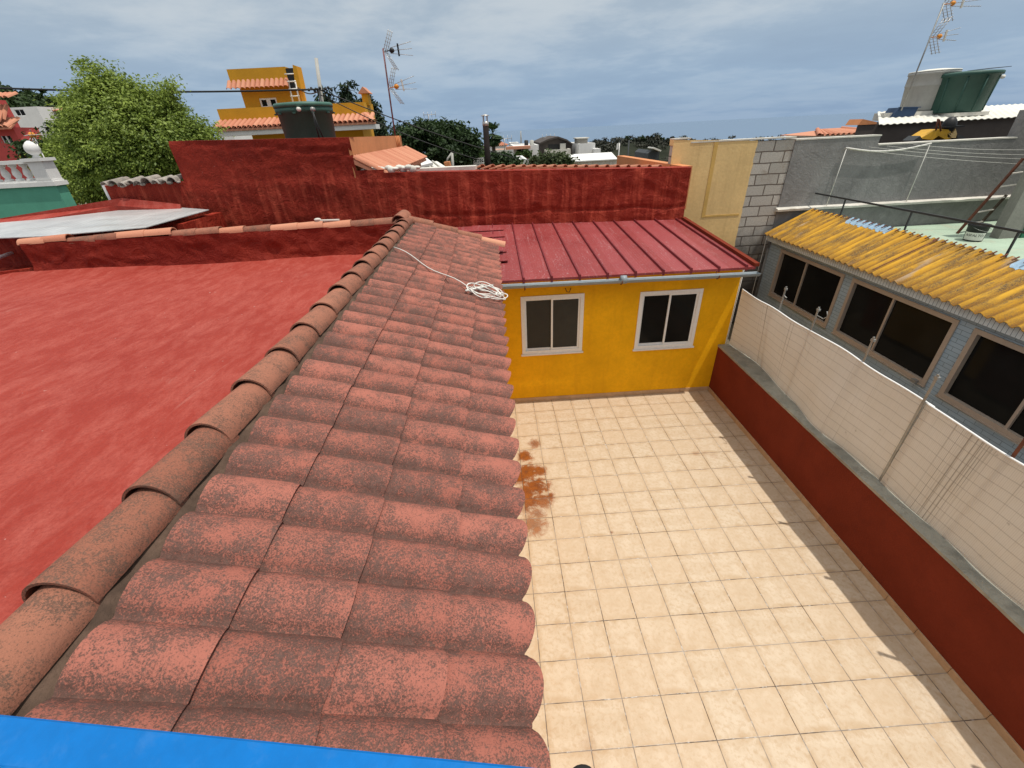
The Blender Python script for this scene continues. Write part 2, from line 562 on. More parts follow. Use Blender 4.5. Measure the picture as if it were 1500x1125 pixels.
M_tile = clay('pink_roof_tile', (.37, .136, .099), (.30, .103, .074), dark=(.066, .043, .036), lich=.53)
M_ridge = clay('ridge_clay', (.33, .142, .092), (.25, .095, .062), dark=(.075, .048, .036), lich=.46)
M_coping = None
M_mortar = paint('shaded_mortar', (.095, .06, .042), var=.4, sc=9, bump=.8, bsc=60, bd=.01, rough=.95)  # mortar, its dark tone also painting the shade under the ridge tiles
M_redroof = red_roof_mat()
M_redwall = red_wall_mat()
M_membrane = red_wall_mat('red_membrane_upstand', .12, .82)
M_floor = floor_mat()
M_yellow = paint('ochre_wall_paint', (.80, .405, .008), var=.16, sc=1.1, bump=.4, bsc=22, bd=.008, streak=.2, dirt=(.5, .2, .01), rough=.7, spec=.1)
M_white = paint('white_aluminium', (.80, .79, .77), var=.04, bump=0, rough=.35)
M_glass = glassdark('dark_glass')
M_screen = paint('insect_screen', (.035, .033, .027), var=.2, sc=3, bump=.3, bsc=300, rough=.6)
M_gutter = paint('grey_pvc', (.26, .30, .32), var=.12, sc=3, bump=.05, rough=.4, streak=.2)
M_rib = paint('dark_red_rib', (.17, .022, .026), var=.2, sc=4, bump=.1, rough=.45)
M_metal = metal_roof_mat()
M_lowwall = paint('brick_red_paint', (.17, .030, .015), var=.13, sc=2.2, bump=.5, bsc=55, bd=.005, dirtamt=.3, dirt=(.10, .02, .013), rough=.85, spec=.08)
M_coping_stone = paint('grey_cement', (.30, .285, .235), var=.3, sc=3, bump=.7, bsc=22, bd=.012, dirtamt=.5, dirt=(.09, .085, .07), rough=.9)
M_skirt = paint('beige_skirting', (.50, .33, .20), var=.2, sc=4, bump=.1, rough=.5, dirtamt=.3, dirt=(.25, .15, .09))
M_reed = reed_mat()
M_steel = paint('galvanised_steel', (.33, .33, .31), var=.25, sc=6, bump=.1, rough=.5, metal=.4)
M_rust = paint('rusty_steel', (.14, .05, .028), var=.4, sc=8, bump=.3, rough=.8)
M_black = paint('black_plastic', (.018, .018, .018), var=.2, bump=.05, rough=.5)
M_blocks = block_mat()
M_ochre = paint('faded_ochre', (.74, .52, .235), var=.10, sc=1.6, bump=.35, bsc=18, bd=.01, streak=.3, dirt=(.33, .21, .085), rough=.85)
M_ochre_edge = paint('ochre_edge', (.60, .385, .115), var=.15, sc=3, bump=.3, rough=.85)
M_grey = grey_render_mat()
M_ledge = paint('white_ledge', (.62, .59, .52), var=.2, sc=3, bump=.4, bsc=14, bd=.01, dirtamt=.45, dirt=(.33, .28, .22), rough=.85)
M_clad = bluetile_mat()
M_fascia = bluetile_mat(True)
M_alu = paint('bronze_aluminium', (.50, .41, .33), var=.1, bump=0, rough=.4, metal=.2)
M_corr = corr_mat()
M_bluepatch = paint('pale_blue_paint', (.30, .43, .54), var=.2, sc=5, bump=.2, rough=.8, dirtamt=.4, dirt=(.2, .2, .19))
M_terrace = paint('mint_floor_paint', (.36, .46, .35), var=.14, sc=1.2, bump=.3, bsc=18, dirtamt=.85, dirt=(.42, .37, .27), rough=.8)
M_iron = paint('dark_iron', (.045, .05, .052), var=.2, bump=.1, rough=.55)
M_conc = paint('bare_concrete', (.25, .235, .205), var=.2, sc=2, bump=.5, bsc=24, bd=.01, streak=.3, dirt=(.13, .12, .1), rough=.9)
M_blue = paint('bright_blue_gloss', (.0, .135, .43), var=.09, sc=7, bump=.35, bsc=34, bd=.003, rough=.38, spec=.22, dirtamt=.07, dirt=(.25, .40, .60))
M_cable = paint('white_cable', (.70, .68, .62), var=.08, bump=0, rough=.4)
M_orange = paint('orange_render', (.58, .235, .095), var=.13, sc=2, bump=.3, bsc=22, streak=.22, dirt=(.36, .11, .045), rough=.8)
M_otile = clay('orange_tile', (.54, .26, .165), (.43, .165, .10), dark=(.16, .07, .045), lich=.22)
M_greentank = paint('green_plastic', (.034, .088, .068), var=.12, sc=3, bump=.1, rough=.5, dirtamt=.15, dirt=(.06, .11, .085))
M_greenlid = paint('pale_green_plastic', (.06, .145, .11), var=.15, sc=3, bump=.1, rough=.5)
M_greytank = paint('grey_plastic', (.42, .41, .37), var=.1, sc=3, bump=.15, rough=.6, streak=.3)
M_gold = paint('golden_render', (.60, .30, .02), var=.1, sc=1.5, bump=.2, rough=.8)
M_goldshade = M_gold
M_whitewall = paint('white_render', (.74, .73, .70), var=.07, sc=1.2, bump=.2, rough=.85, streak=.2, dirt=(.45, .43, .4))
M_bark = paint('bark', (.09, .065, .045), var=.35, sc=6, bump=.8, bsc=26, bd=.03, rough=.95)
M_poly = None


def poly_mat():
    n = NB('weathered_polycarbonate')
    d = n.noise(1.4, 5, .65); x, y, z = n.xyz()
    rib = n.ma('SINE', n.ma('MULTIPLY', n.ma('ADD', x, n.ma('MULTIPLY', y, .3)), 60.))
    c = n.mix(n.rng(d, .35, .65), (.36, .37, .37), (.50, .51, .50))
    c = n.mix(n.rng(n.noise(14, 4, .7), .62, .7, 0, .5), c, (.7, .68, .65))
    c = n.mix(n.rng(n.noise(1, 4, .7, s=(.5, 3, 1)), .55, .68, 0, .5), c, (.26, .22, .19))
    return n.fin(c, .3, n.bump(rib, .15, .01), .5)


M_poly = poly_mat()
M_greenwall = paint('sea_green_paint', (.10, .34, .235), var=.1, sc=2, bump=.25, rough=.75)
M_pinkwall = paint('pink_red_render', (.55, .085, .075), var=.12, sc=1.5, bump=.2, rough=.8)
M_darkwall = paint('dark_brown_render', (.075, .062, .055), var=.2, sc=2, bump=.4, rough=.9)
M_whitesheet = paint('white_sheet', (.72, .70, .62), var=.07, sc=3, bump=.1, rough=.6, dirtamt=.25, dirt=(.4, .36, .3))
M_ladderblue = paint('dark_blue_plastic', (.03, .06, .12), bump=0, rough=.5)
M_mustard = paint('yellow_machine_paint', (.62, .34, .03), var=.15, sc=6, bump=.2, rough=.5, dirtamt=.4, dirt=(.2, .14, .07))
M_ochrebox = paint('orange_plastic', (.70, .27, .03), bump=0, rough=.5)
M_antenna = paint('antenna_aluminium', (.45, .44, .42), var=.15, bump=0, rough=.4, metal=.5)
M_antpole = paint('rust_red_pole', (.20, .075, .075), var=.4, sc=5, bump=.1, rough=.7, dirtamt=.5, dirt=(.4, .38, .36))
M_soot = paint('sooty_steel', (.022, .018, .017), var=.4, sc=4, bump=.2, rough=.85, spec=.08)
M_ground = paint('dry_soil', (.16, .13, .085), var=.3, sc=.05, bump=.2, bsc=2, rough=.95)

# ================================================================== helpers for building pieces
def wave_sheet(mb, o, du, dv, nu, nv, amp, period, nor, thick=.006, dirtf=None, jit=0., prof=None, rnd=None):
    """sheet of length du (smooth way) by dv (waving way) starting at o"""
    du = Vector(du); dv = Vector(dv); nor = Vector(nor).normalized(); L = dv.length
    P = []; D = []
    for i in range(nu + 1):
        row = []; dr = []
        for j in range(nv + 1):
            s = j / nv * L
            w = math.sin(2 * math.pi * s / period) if prof is None else prof(s / period % 1)
            p = Vector(o) + du * (i / nu) + dv * (j / nv) + nor * (w * amp)
            if jit and i in (0, nu): p += du.normalized() * random.uniform(-jit, jit)
            row.append(p); dr.append(dirtf(i / nu, s, w) if dirtf else 0.)
        P.append(row); D.append(dr)
    mb.grid(P, dirt=D, rnd=rnd)
    Q = [[p - nor * thick for p in r] for r in P]
    mb.grid(Q, dirt=D, flip=True, rnd=rnd)
    for i in (0, nu):
        mb.grid([P[i], Q[i]], smooth=False, flip=(i == 0), rnd=rnd)
    for j in (0, nv):
        mb.grid([[r[j] for r in P], [r[j] for r in Q]], smooth=False, flip=(j != 0), rnd=rnd)


def half_tile(mb, a, b, ra, rb, upv=(0, 0, 1), thick=.013, n=12, arc=math.pi, rnd=None, lip=0.0, segs=4, flat=.95):
    """a barrel tile from a (radius ra) to b (radius rb)"""
    a = Vector(a); b = Vector(b); d = (b - a).normalized(); u = Vector(upv)
    s = d.cross(u).normalized(); u = s.cross(d)
    O = []; I = []
    for i in range(segs + 1):
        t = i / segs; c = a.lerp(b, t); r = ra + (rb - ra) * t
        ro = []; ri = []
        for j in range(n + 1):
            an = (math.pi - arc) / 2 + arc * j / n
            wob = 1 + .02 * math.sin(3 * an + (rnd or 0) * 9)
            v = s * math.cos(an) + u * (math.sin(an) * flat)
            ro.append(c + v * r * wob); ri.append(c + v * (r - thick) * wob)
        O.append(ro); I.append(ri)
    mb.grid(O, rnd=rnd, flip=True); mb.grid(I, rnd=rnd)
    mb.grid([O[0], I[0]], smooth=False, rnd=rnd, dirt=[[.4] * (n + 1)] * 2); mb.grid([O[-1], I[-1]], smooth=False, flip=True, rnd=rnd)
    for j in (0, n):
        mb.grid([[r[j] for r in O], [r[j] for r in I]], smooth=False, flip=(j == 0), rnd=rnd)


def holed_wall(mb, axis, pos, thick, u0, u1, z0, z1, holes):
    """wall in the plane axis=pos, going back by thick; holes (ua,ub,za,zb)"""
    us = sorted(set([u0, u1] + [h[0] for h in holes] + [h[1] for h in holes]))
    zs = sorted(set([z0, z1] + [h[2] for h in holes] + [h[3] for h in holes]))

    def P(u, z, d):
        return (u, pos + d, z) if axis == 'Y' else (pos + d, u, z)

    def hole(i, j):
        if i < 0 or j < 0 or i >= len(us) - 1 or j >= len(zs) - 1: return True
        uc = (us[i] + us[i + 1]) / 2; zc = (zs[j] + zs[j + 1]) / 2
        return any(h[0] < uc < h[1] and h[2] < zc < h[3] for h in holes)
    for i in range(len(us) - 1):
        for j in range(len(zs) - 1):
            if hole(i, j): continue
            a, b, c, d = us[i], us[i + 1], zs[j], zs[j + 1]
            fl = axis != 'Y'
            def q(pts):
                mb.add(pts if not fl else pts[::-1], [(0, 1, 2, 3)])
            q([P(a, c, 0), P(b, c, 0), P(b, d, 0), P(a, d, 0)])
            q([P(b, c, thick), P(a, c, thick), P(a, d, thick), P(b, d, thick)])
            if hole(i - 1, j): q([P(a, c, thick), P(a, c, 0), P(a, d, 0), P(a, d, thick)])
            if hole(i + 1, j): q([P(b, c, 0), P(b, c, thick), P(b, d, thick), P(b, d, 0)])
            if hole(i, j - 1): q([P(a, c, thick), P(b, c, thick), P(b, c, 0), P(a, c, 0)])
            if hole(i, j + 1): q([P(a, d, 0), P(b, d, 0), P(b, d, thick), P(a, d, thick)])


def box_house(name, x0, x1, y0, y1, z0, z1, mwall, label, cat='house', roof=None, wins=(), mwin=None, parapet=.0, sidewins=()):
    t = thing(name, ((x0 + x1) / 2, (y0 + y1) / 2, z0), label, cat)
    m = MB()
    holed_wall(m, 'Y', y0, .2, x0, x1, z0, z1, [(a, b, c, d) for a, b, c, d in wins])
    m.box((x0, y0 + .2, z0), (x0 + .2, y1, z1)); m.box((x1 - .2, y0 + .2, z0), (x1, y1, z1)); m.box((x0 + .2, y1 - .2, z0), (x1 - .2, y1, z1))
    m.build('wall', mwall, t)
    m = MB(); m.box((x0 + .2, y0 + .2, z1 - .3), (x1 - .2, y1 - .2, z1 - .15)); m.build('roof', roof or mwall, t)
    for a, b, c, d in wins:
        f = MB()
        for p, q in (((a, c), (a + .06, d)), ((b - .06, c), (b, d)), ((a + .06, c), (b - .06, c + .06)), ((a + .06, d - .06), (b - .06, d)), (((a + b) / 2 - .03, c + .06), ((a + b) / 2 + .03, d - .06))):
            f.box((p[0], y0 + .04, p[1]), (q[0], y0 + .1, q[1]))
        w = f.build('window', mwin or M_white, t)
        g = MB(); g.box((a + .05, y0 + .065, c + .05), (b - .05, y0 + .075, d - .05)); g.build('pane', M_glass, w)
    return t


# ================================================================== setting: ground, patio, sea, hills
g = MB()
rad = [0, 12, 25, 45, 70, 110, 180, 300, 500, 900, 1800, 3500]
zz = [-.35, -.35, -.6, -1.5, -4, -9, -17, -30, -46, -70, -100, -125]
P = []
for r, z in zip(rad, zz):
    row = []
    for k in range(49):
        a = 2 * math.pi * k / 48
        row.append(Vector((r * math.cos(a), r * math.sin(a), z + (0 if r < 20 else .05 * r * (.5 + .5 * math.sin(a * 3 + r)) * (1 if r < 400 else 0)))))
    P.append(row)
for row in P[7:]:
    for p in row: p.z = min(p.z, -30)
g.grid(P, flip=True)
struct(g.build('ground', M_ground, base=(0, 0, 0)), 'dry brown soil under the houses', 'ground')

sea = MB(); sea.add([(-60000, 1500, -104), (60000, 1500, -104), (60000, 60000, -104), (-60000, 60000, -104)], [(0, 1, 2, 3)])
ns = NB('hazed_sea'); M_sea = ns.fin((.13, .19, .27), .95, ns.bump(ns.noise(.02, 3), .1, 1.), .3)  # distance haze is put into the base colour, close to the low sky
struct(sea.build('sea', M_sea, base=(0, 0, 0)), 'sea painted in pale haze blue on the horizon', 'sea')

fl = MB(); fl.box((-.35, -7.4, -.3), (3.49, 0, 0)); struct(fl.build('patio_floor', M_floor, base=(0, 0, 0)), 'beige square tiles of the patio with rust stains', 'floor')

# ================================================================== house with the tiled slope and the red flat roof
SL = R(18.63); CS, SN, TN = math.cos(SL), math.sin(SL), math.tan(SL)
RX, RZ = -1.59, 3.0
house = thing('tiled_house', (-3.5, -3, -.3), 'house with a mossy pink tile slope above the patio and a flat red roof', 'house')


def roof_pt(u, v, h=0.):
    return Vector((RX + u * CS + SN * h, v, RZ - u * SN + CS * h))


edges = [(x - RX) / CS for x in (-1.10, -.767, -.442, -.162)]
PW = .2085
V0 = -5.68
mt = MB()
NSEG = 18
nrow0 = -5; nrow1 = 31


def tile_prof(s):
    # s 0..1 across a tile: a broad roll and a narrow flat channel
    a = .055; b = .965
    if s <= a or s >= b: return 0.
    q = (s - a) / (b - a)
    return .064 * math.sin(math.pi * q) ** .62


for ci, ue in enumerate(edges):
    us = (edges[ci - 1] - .06) if ci else .195
    for ri in range(nrow0, nrow1):
        rnd = random.random()
        v0 = V0 + ri * PW + random.uniform(-.003, .003)
        v1 = v0 + PW + .006 + random.uniform(.0, .003)
        if v1 > .93: continue
        du = random.uniform(-.007, .007); dh = random.uniform(-.002, .003); tw = random.uniform(-.006, .006)
        NU = 7
        top = []; dirt = []
        for i in range(NU + 1):
            t = i / NU; row = []; dr = []
            for j in range(NSEG + 1):
                s = j / NSEG; pr = tile_prof(s)
                bulge = (.030 if ci == 3 else .012) * (pr / .064)
                u = us + (ue + du + bulge - us) * t
                taper = 1 - .06 * (1 - t)
                h = pr * taper + .006 + .019 * t + dh + tw * (s - .5) * t
                if t == 1: h -= .004
                row.append(roof_pt(u, v0 + (v1 - v0) * s, h)); dr.append(max(0., 1 - pr / .05) * .9 + (.25 if t < .25 else 0) + (.22 if s < .3 else 0))
            top.append(row); dirt.append(dr)
        mt.grid(top, rnd=rnd, dirt=dirt)
        # lower lip of the tile, 14 mm thick
        lip = [[p for p in top[-1]], [p - Vector((SN, 0, CS)) * .015 - Vector((CS, 0, -SN)) * .003 for p in top[-1]]]
        mt.grid(lip, rnd=rnd, dirt=[[.35] * (NSEG + 1), [.6] * (NSEG + 1)], smooth=False)
        mt.grid([lip[1], [p - Vector((CS, 0, -SN)) * .12 for p in lip[1]]], rnd=rnd, dirt=[[.8] * (NSEG + 1)] * 2, smooth=True)
mt.build('tiled_slope', M_tile, house, attr=True)
# boarding beneath
b = MB()
b.prism([roof_pt(0, -7.0, -.012), roof_pt(edges[3] - .07, -7.0, -.012), roof_pt(edges[3] - .07, -7.0, -.06), roof_pt(0, -7.0, -.06)], (0, 7.9, 0))
b.build('eave_board', M_mortar, house)
# ridge: mortar bed and barrel tiles
b = MB()
Pm = []
for k in range(90):
    v = -7.0 + 7.9 * k / 89
    j1, j2 = random.uniform(-.012, .012), random.uniform(-.01, .01)
    Pm.append([Vector((-1.70, v, 2.5)), Vector((-1.665, v, 2.92)), Vector((-1.63 + j1 * .5, v, 2.985)), Vector((-1.55, v, 3.02)), Vector((-1.49 + j2 * .5, v, 2.99)), Vector((-1.457 + j1, v, 2.962 + j2)), Vector((-1.425 + j2, v, 2.945 + j1)), Vector((-1.395 + j1, v, 2.925))])
b.grid(Pm, smooth=True)
b.build('ridge_mortar', M_mortar, house)
ends = [-6.64, -6.24, -5.84, -5.437, -5.045, -4.65, -4.255, -3.86, -3.47, -3.07, -2.64, -2.24, -1.84, -1.44, -1.05, -.66, -.27, .12, .5]
for i, y in enumerate(ends):
    m = MB(); rn = random.random(); dx = random.uniform(-.008, .008)
    half_tile(m, (-1.552 + dx, y, 2.982 + random.uniform(0, .006)), (-1.552 - dx * .5, y + .45, 2.958), .106, .099, rnd=rn, thick=.010, arc=math.pi * 1.02, n=16, segs=6)
    m.build('ridge_tile', M_ridge, house, attr=True)
# verge tiles down the far edge of the slope
for i in range(4):
    m = MB(); rn = random.random()
    ua = .05 + .40 * (i + 1); ub = .05 + .40 * i - .05
    half_tile(m, roof_pt(ua, .93, .028 + random.uniform(0, .01)), roof_pt(ub, .93, .012), .084, .074, upv=(SN, 0, CS), rnd=rn)
    m.build('verge_tile', M_ridge if i != 3 else M_otile, house, attr=True)
m = MB(); half_tile(m, (-1.62, .62, 3.02), (-1.60, 1.08, 3.04), .115, .10, rnd=.2); m.build('ridge_tile', M_ridge, house, attr=True)
# wall under the slope
b = MB(); b.box((-1.65, -7.2, -.3), (-.36, .9, 2.42)); b.prism([(-1.64, .83, 2.42), (-.36, .83, 2.42), (-.36, .83, 2.53), (-1.64, .83, 2.95)], (0, .07, 0)); b.build('wall', M_yellow, house)
# flat red roof, a sheet with slow swells
P = []
NX, NY = 60, 60
for i in range(NX + 1):
    row = []
    for j in range(NY + 1):
        x = -9.5 + 7.85 * i / NX; y = -8 + 8.9 * j / NY
        z = 2.49 + .012 * math.sin(x * 1.7 + y * .6) + .010 * math.sin(y * 2.3 - x * .8) + .04 * max(0, (y - .55) / .35) ** 2
        row.append(Vector((x, y, z)))
    P.append(row)
b = MB(); b.grid(P); b.prism([(-9.5, -8, 2.2), (-1.66, -8, 2.2), (-1.66, .9, 2.2), (-9.5, .9, 2.2)], (0, 0, .22))
b.build('flat_roof', M_redroof, house)
b = MB(); b.box((-9.4, -7.9, -.3), (-1.7, .85, 2.2)); b.build('house_body', M_whitewall, house)
# parapet at the far side: crumpled membrane over masonry
PX0, PX1 = -7.62, -1.66
NX, NZ = 150, 14
from mathutils import noise as mnoise


def cru(x, z, k=1.):
    a = mnoise.noise(Vector((x * 1.6, z * 3.2, 3.1))) * .03 + mnoise.noise(Vector((x * 4.6 + z * 3, z * 6 - x, 9.))) * .018
    r = abs(mnoise.noise(Vector((x * 2.2 + z * 2.5, z * 2.2 - x * 1.1, 5.5))))
    return (a + max(0, .10 - r) * .22) * k


P = []
for i in range(NX + 1):
    x = PX0 + (PX1 - PX0) * i / NX; row = []
    for j in range(NZ + 1):
        t = j / NZ; z = 2.46 + .50 * t
        y = .90 - cru(x, z) * math.sin(math.pi * min(1, t * 1.02)) ** .5 - .06 * (1 - t) ** 5
        row.append(Vector((x, y, z)))
    P.append(row)
b = MB(); b.grid(P)
b.grid([[r[-1] for r in P], [Vector((r[-1].x, 1.08, 2.97)) for r in P]], flip=False)
b.box((PX0, .93, 2.2), (PX1, 1.07, 2.95))
b.build('parapet', M_membrane, house)
x = PX0 - .02
tilesx = []
cols = [(M_otile, 0), (M_otile, .02), (M_ridge, -.02), (M_ridge, 0), (M_otile, .02), (M_otile, .03), (M_ridge, 0), (M_ridge, .01), (M_otile, .0), (M_ridge, .0), (M_otile, 0), (M_otile, .01), (M_otile, 0), (M_ridge, 0), (M_ridge, .01), (M_otile, .01), (M_otile, .02)]
k = 0
while x < PX1 - .2:
    L = random.uniform(.34, .46); mm, dz = cols[k % len(cols)]; m = MB()
    half_tile(m, (x + L + .03, .985, 2.955 + dz), (x - .02, .985, 2.945 + dz), .092, .082, rnd=random.random(), n=10)
    m.build('coping_tile', mm, house, attr=True)
    x += L; k += 1
# lower lip of roof at the far left and the white rod lying there
b = MB(); b.beam((-9.3, .45, 2.53), (-7.75, 1.02, 2.53), .06, .07); b.build('roof_kerb', M_redwall, house)
b = MB(); b.box((-9.45, 1.75, 2.2), (-7.5, 1.9, 2.93)); b.box((-9.45, .9, 2.2), (-7.66, 1.75, 2.44)); b.build('side_parapet', M_redwall, house)
p0 = at(-40, 392, Z=2.6); p1 = at(39, 362, Y=p0.y + .9)
b = MB(); b.tube([p0, p1], .028); tag(b.build('white_rod', M_white), 'thin white rod resting at the left end of the red parapet', 'rod')
pe = at(660, 268, Y=3.0)
pe = at(645, 318, Y=1.0)
b = MB(); q = at(463, 324, Y=.98); b.beam((q.x, .98, 3.055), (q.x + .36, 1.0, 3.045), .05, .02); b.sphere((q.x + .03, .98, 3.07), .035, sc=(1.6, 1, .7)); tag(b.build('plaster_lump', M_ledge), 'white lump of plaster lying on the parapet tiles', 'rubble')

# white cable coil on the tile slope
cc = MB()
pts = []
C0 = roof_pt(1.32, -1.86, .105)
t1 = Vector((CS, 0, -SN)); t2 = Vector((0, 1, 0)); t3 = Vector((SN, 0, CS))
for k in range(5 * 28 + 9):
    a = 2 * math.pi * k / 28; lp = k / 28
    ra = .19 + .035 * math.sin(lp * 2.4); rb = .15 + .05 * math.cos(lp * 3.1)
    ox = .03 * math.sin(lp * 1.9); oy = .025 * math.cos(lp * 2.7)
    pts.append(C0 + t1 * (ra * math.cos(a) + ox) + t2 * (rb * math.sin(a + .5 * math.sin(lp)) + oy) + t3 * (.012 * lp * .5 + .018 * math.sin(a * 2 + lp)))
lead = []
a0 = atp(577, 362, roof_pt(0, 0, .085), (SN, 0, CS)); a1 = pts[14]
for k in range(13):
    t = k / 12; lead.append(a0.lerp(a1, t) + t3 * (.02 * math.sin(t * 9)))
cc.tube(pts, .0058, n=6); cc.tube(lead, .005, n=6)
nb = t1 * .02
cc.tube([pts[60] - t1 * .02, pts[60] + t3 * .03, pts[75] - t1 * .1], .011, n=6)
tag(cc.build('cable_coil', M_cable), 'white cable coiled in a loose bundle on the pink tile slope', 'cable')

# ================================================================== yellow annex
annex = thing('yellow_annex', (1.6, 1.2, -.3), 'low bright yellow annex with two white sliding windows and a red sheet metal roof', 'annex')
W1 = (.19, 1.145, .967, 1.925); W2 = (2.065, 3.02, .935, 1.89)
b = MB(); holed_wall(b, 'Y', 0., .15, -.34, 3.60, -.25, 2.22, [W1, W2])
b.box((3.45, .15, -.25), (3.60, 2.45, 2.25))
b.build('wall', M_yellow, annex)
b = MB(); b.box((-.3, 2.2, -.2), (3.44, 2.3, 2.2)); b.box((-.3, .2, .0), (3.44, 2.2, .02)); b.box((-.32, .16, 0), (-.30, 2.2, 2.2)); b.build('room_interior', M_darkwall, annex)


def slide_window(w, yf, parent, mframe, screen=True):
    a, bb, c, d = w
    f = MB(); t = .036
    f.box((a - .02, yf - .012, c - .02), (a + t, yf + .06, d + .02)); f.box((bb - t, yf - .012, c - .02), (bb + .02, yf + .06, d + .02))
    f.box((a + t, yf - .012, d - t), (bb - t, yf + .06, d + .02)); f.box((a + t, yf - .012, c - .02), (bb - t, yf + .06, c + t))
    wi = f.build('window', mframe, parent)
    mid = (a + bb) / 2
    for k, (p, q, yy, mm) in enumerate(((a + t, mid + .02, .03, M_screen if screen else M_glass), (mid - .02, bb - t, .005, M_screen if screen else M_glass))):
        s = MB(); st = .03
        s.box((p, yf + yy, c + t), (p + st, yf + yy + .02, d - t)); s.box((q - st, yf + yy, c + t), (q, yf + yy + .02, d - t))
        s.box((p + st, yf + yy, d - t - st), (q - st, yf + yy + .02, d - t)); s.box((p + st, yf + yy, c + t), (q - st, yf + yy + .02, c + t + st))
        s.build('sash', mframe, wi)
        s = MB(); s.box((p + st - .003, yf + yy + .008, c + t + st - .003), (q - st + .003, yf + yy + .013, d - t - st + .003)); s.build('pane', mm, wi)
    s = MB(); s.box((a - .04, yf - .03, c - .045), (bb + .04, yf - .001, c - .021)); s.build('sill', M_whitewall, wi)
    return wi


slide_window(W1, 0., annex, M_white, True)
slide_window(W2, 0., annex, M_white, False)
# sheet roof, slope 6.4 %, folded ribs every 41 cm
S = .064


def mz(y): return 2.29 + S * (y + .25)


def yb(x): return 2.86 - .096 * (x - .23)


b = MB()
b.prism([(-.62, -.25, mz(-.25)), (3.62, -.27, mz(-.27)), (3.62, yb(3.62), mz(yb(3.62))), (-.62, yb(-.62), mz(yb(-.62)))], (0, 0, -.035))
roof = b.build('metal_roof', M_metal, annex)
for k in range(-1, 9):
    x = .21 + .41 * k
    if x > 3.6: break
    b = MB(); y0 = -.262; y1 = yb(x) - .01
    b.prism([(x - .016, y0, mz(y0) + .002), (x + .016, y0, mz(y0) + .002), (x + .010, y0, mz(y0) + .034), (x - .010, y0, mz(y0) + .034)], (0, y1 - y0, S * (y1 - y0)))
    b.box((x - .017, y0 - .006, mz(y0) - .05), (x + .017, y0 - .001, mz(y0) + .03))
    b.build('rib', M_rib, roof)
b = MB(); x = 3.60
b.prism([(x, -.27, mz(-.27) + .004), (x + .07, -.27, mz(-.27) + .004), (x + .07, -.27, mz(-.27) + .05), (x, -.27, mz(-.27) + .05)], (0, yb(x) + .25, S * (yb(x) + .25))); b.build('edge_flashing', M_lowwall, roof)
# stepped older sheets by the tile slope
b = MB()
for k in range(5):
    y0 = .5 + .46 * k
    b.prism([(-1.4, y0, mz(y0) + .012 + .02), (.02, y0, mz(y0) + .012 + .02), (.02, y0 + .47, mz(y0 + .47) + .008), (-1.4, y0 + .47, mz(y0 + .47) + .008)], (0, 0, .012))
b.build('lapped_sheet', M_metal, roof)
# fascia, gutter, hooks
b = MB(); b.box((-.34, -.02, 2.21), (3.6, .13, 2.262)); b.build('fascia', M_yellow, annex)
b = MB()
pr = []
for k in range(9):
    a = math.pi + math.pi * k / 8
    pr.append((math.cos(a) * .055, math.sin(a) * .055))
P = []
for i in range(2):
    X = (-.42, 3.66)[i]; dz = (0.03, 0.0)[i]
    P.append([Vector((X, -.315 + c, 2.215 + s + dz)) for c, s in pr] + [Vector((X, -.315 + c * .9, 2.215 + s * .9 + dz)) for c, s in pr[::-1]])
    P[-1].append(P[-1][0])
b.grid(P, flip=False)
b.add([P[1][i] for i in range(9)], [tuple(range(9))]); b.add([P[0][i] for i in range(9)], [tuple(range(8, -1, -1))])
gut = b.build('gutter', M_gutter, annex)
for X in (.22, 1.63, 3.05):
    b = MB(); b.tube([(X, -.05, 2.26), (X, -.2, 2.27), (X, -.26, 2.25), (X, -.262, 2.18), (X, -.315, 2.152), (X, -.375, 2.19), (X, -.378, 2.225)], .007, n=6); b.build('gutter_hook', M_rust, gut)
b = MB(); b.tube([(1.62, -.315, 2.226), (1.70, -.315, 2.226)], .060, n=16); b.build('gutter_joint', M_gutter, gut)
b = MB(); b.tube([(.86, -.02, 2.05), (.88, -.05, 2.0), (.92, -.05, 1.99), (.95, -.02, 2.05)], .006, n=6); b.build('wall_hook', M_rust, annex)
b = MB(); b.tube([(3.615, .04, 2.2), (3.615, .04, 1.0), (3.615, .04, -.2)], .012); b.build('downpipe', M_cable, annex)
b = MB(); b.tube([(3.66, .07, 2.24), (3.66, .07, 1.6), (3.66, .07, -.2)], .006); b.build('cable', M_cable, annex)
# skirting tiles
b = MB()
for k in range(11):
    x0 = -.01 + .33 * k; b.box((max(x0, -.3) + .002, -.010, .001), (min(x0 + .33, 3.478) - .002, -.001, .078))
b.box((-.33, -.010, .001), (-.014, -.001, .078))
b.build('skirting', M_skirt, annex)

# ================================================================== low red wall along the patio
low = thing('low_wall', (3.58, -3.6, -.3), 'long low brick red wall with a weathered grey cement top beside the patio', 'wall')
b = MB(); b.box((3.49, -7.4, -.28), (3.80, -.002, .875)); b.build('wall', M_lowwall, low)
P = []
for i in range(121):
    y = -7.4 + 7.396 * i / 120; row = []
    for j in range(9):
        x = 3.478 + .345 * j / 8
        row.append(Vector((x + (mnoise.noise(Vector((y * 5, 0, 1))) * .006 if j == 0 else 0), y, .905 + mnoise.noise(Vector((x * 9, y * 4, 0))) * .008)))
    P.append(row)
b = MB(); b.grid(P, flip=True); b.grid([[r[0] for r in P], [Vector((r[0].x, r[0].y, .876)) for r in P]]); b.grid([[Vector((r[0].x, r[0].y, .876)) for r in P], [Vector((3.49, r[0].y, .876)) for r in P]])
b.box((3.50, -7.39, .876), (3.81, -.01, .89))
b.build('coping', M_coping_stone, low)
b = MB()
for k in range(23):
    y0 = -.33 * (k + 1)
    b.box((3.478, y0 + .002, .001), (3.489, min(y0 + .33, -.012) - .002, .078))
b.build('skirting', M_skirt, low)

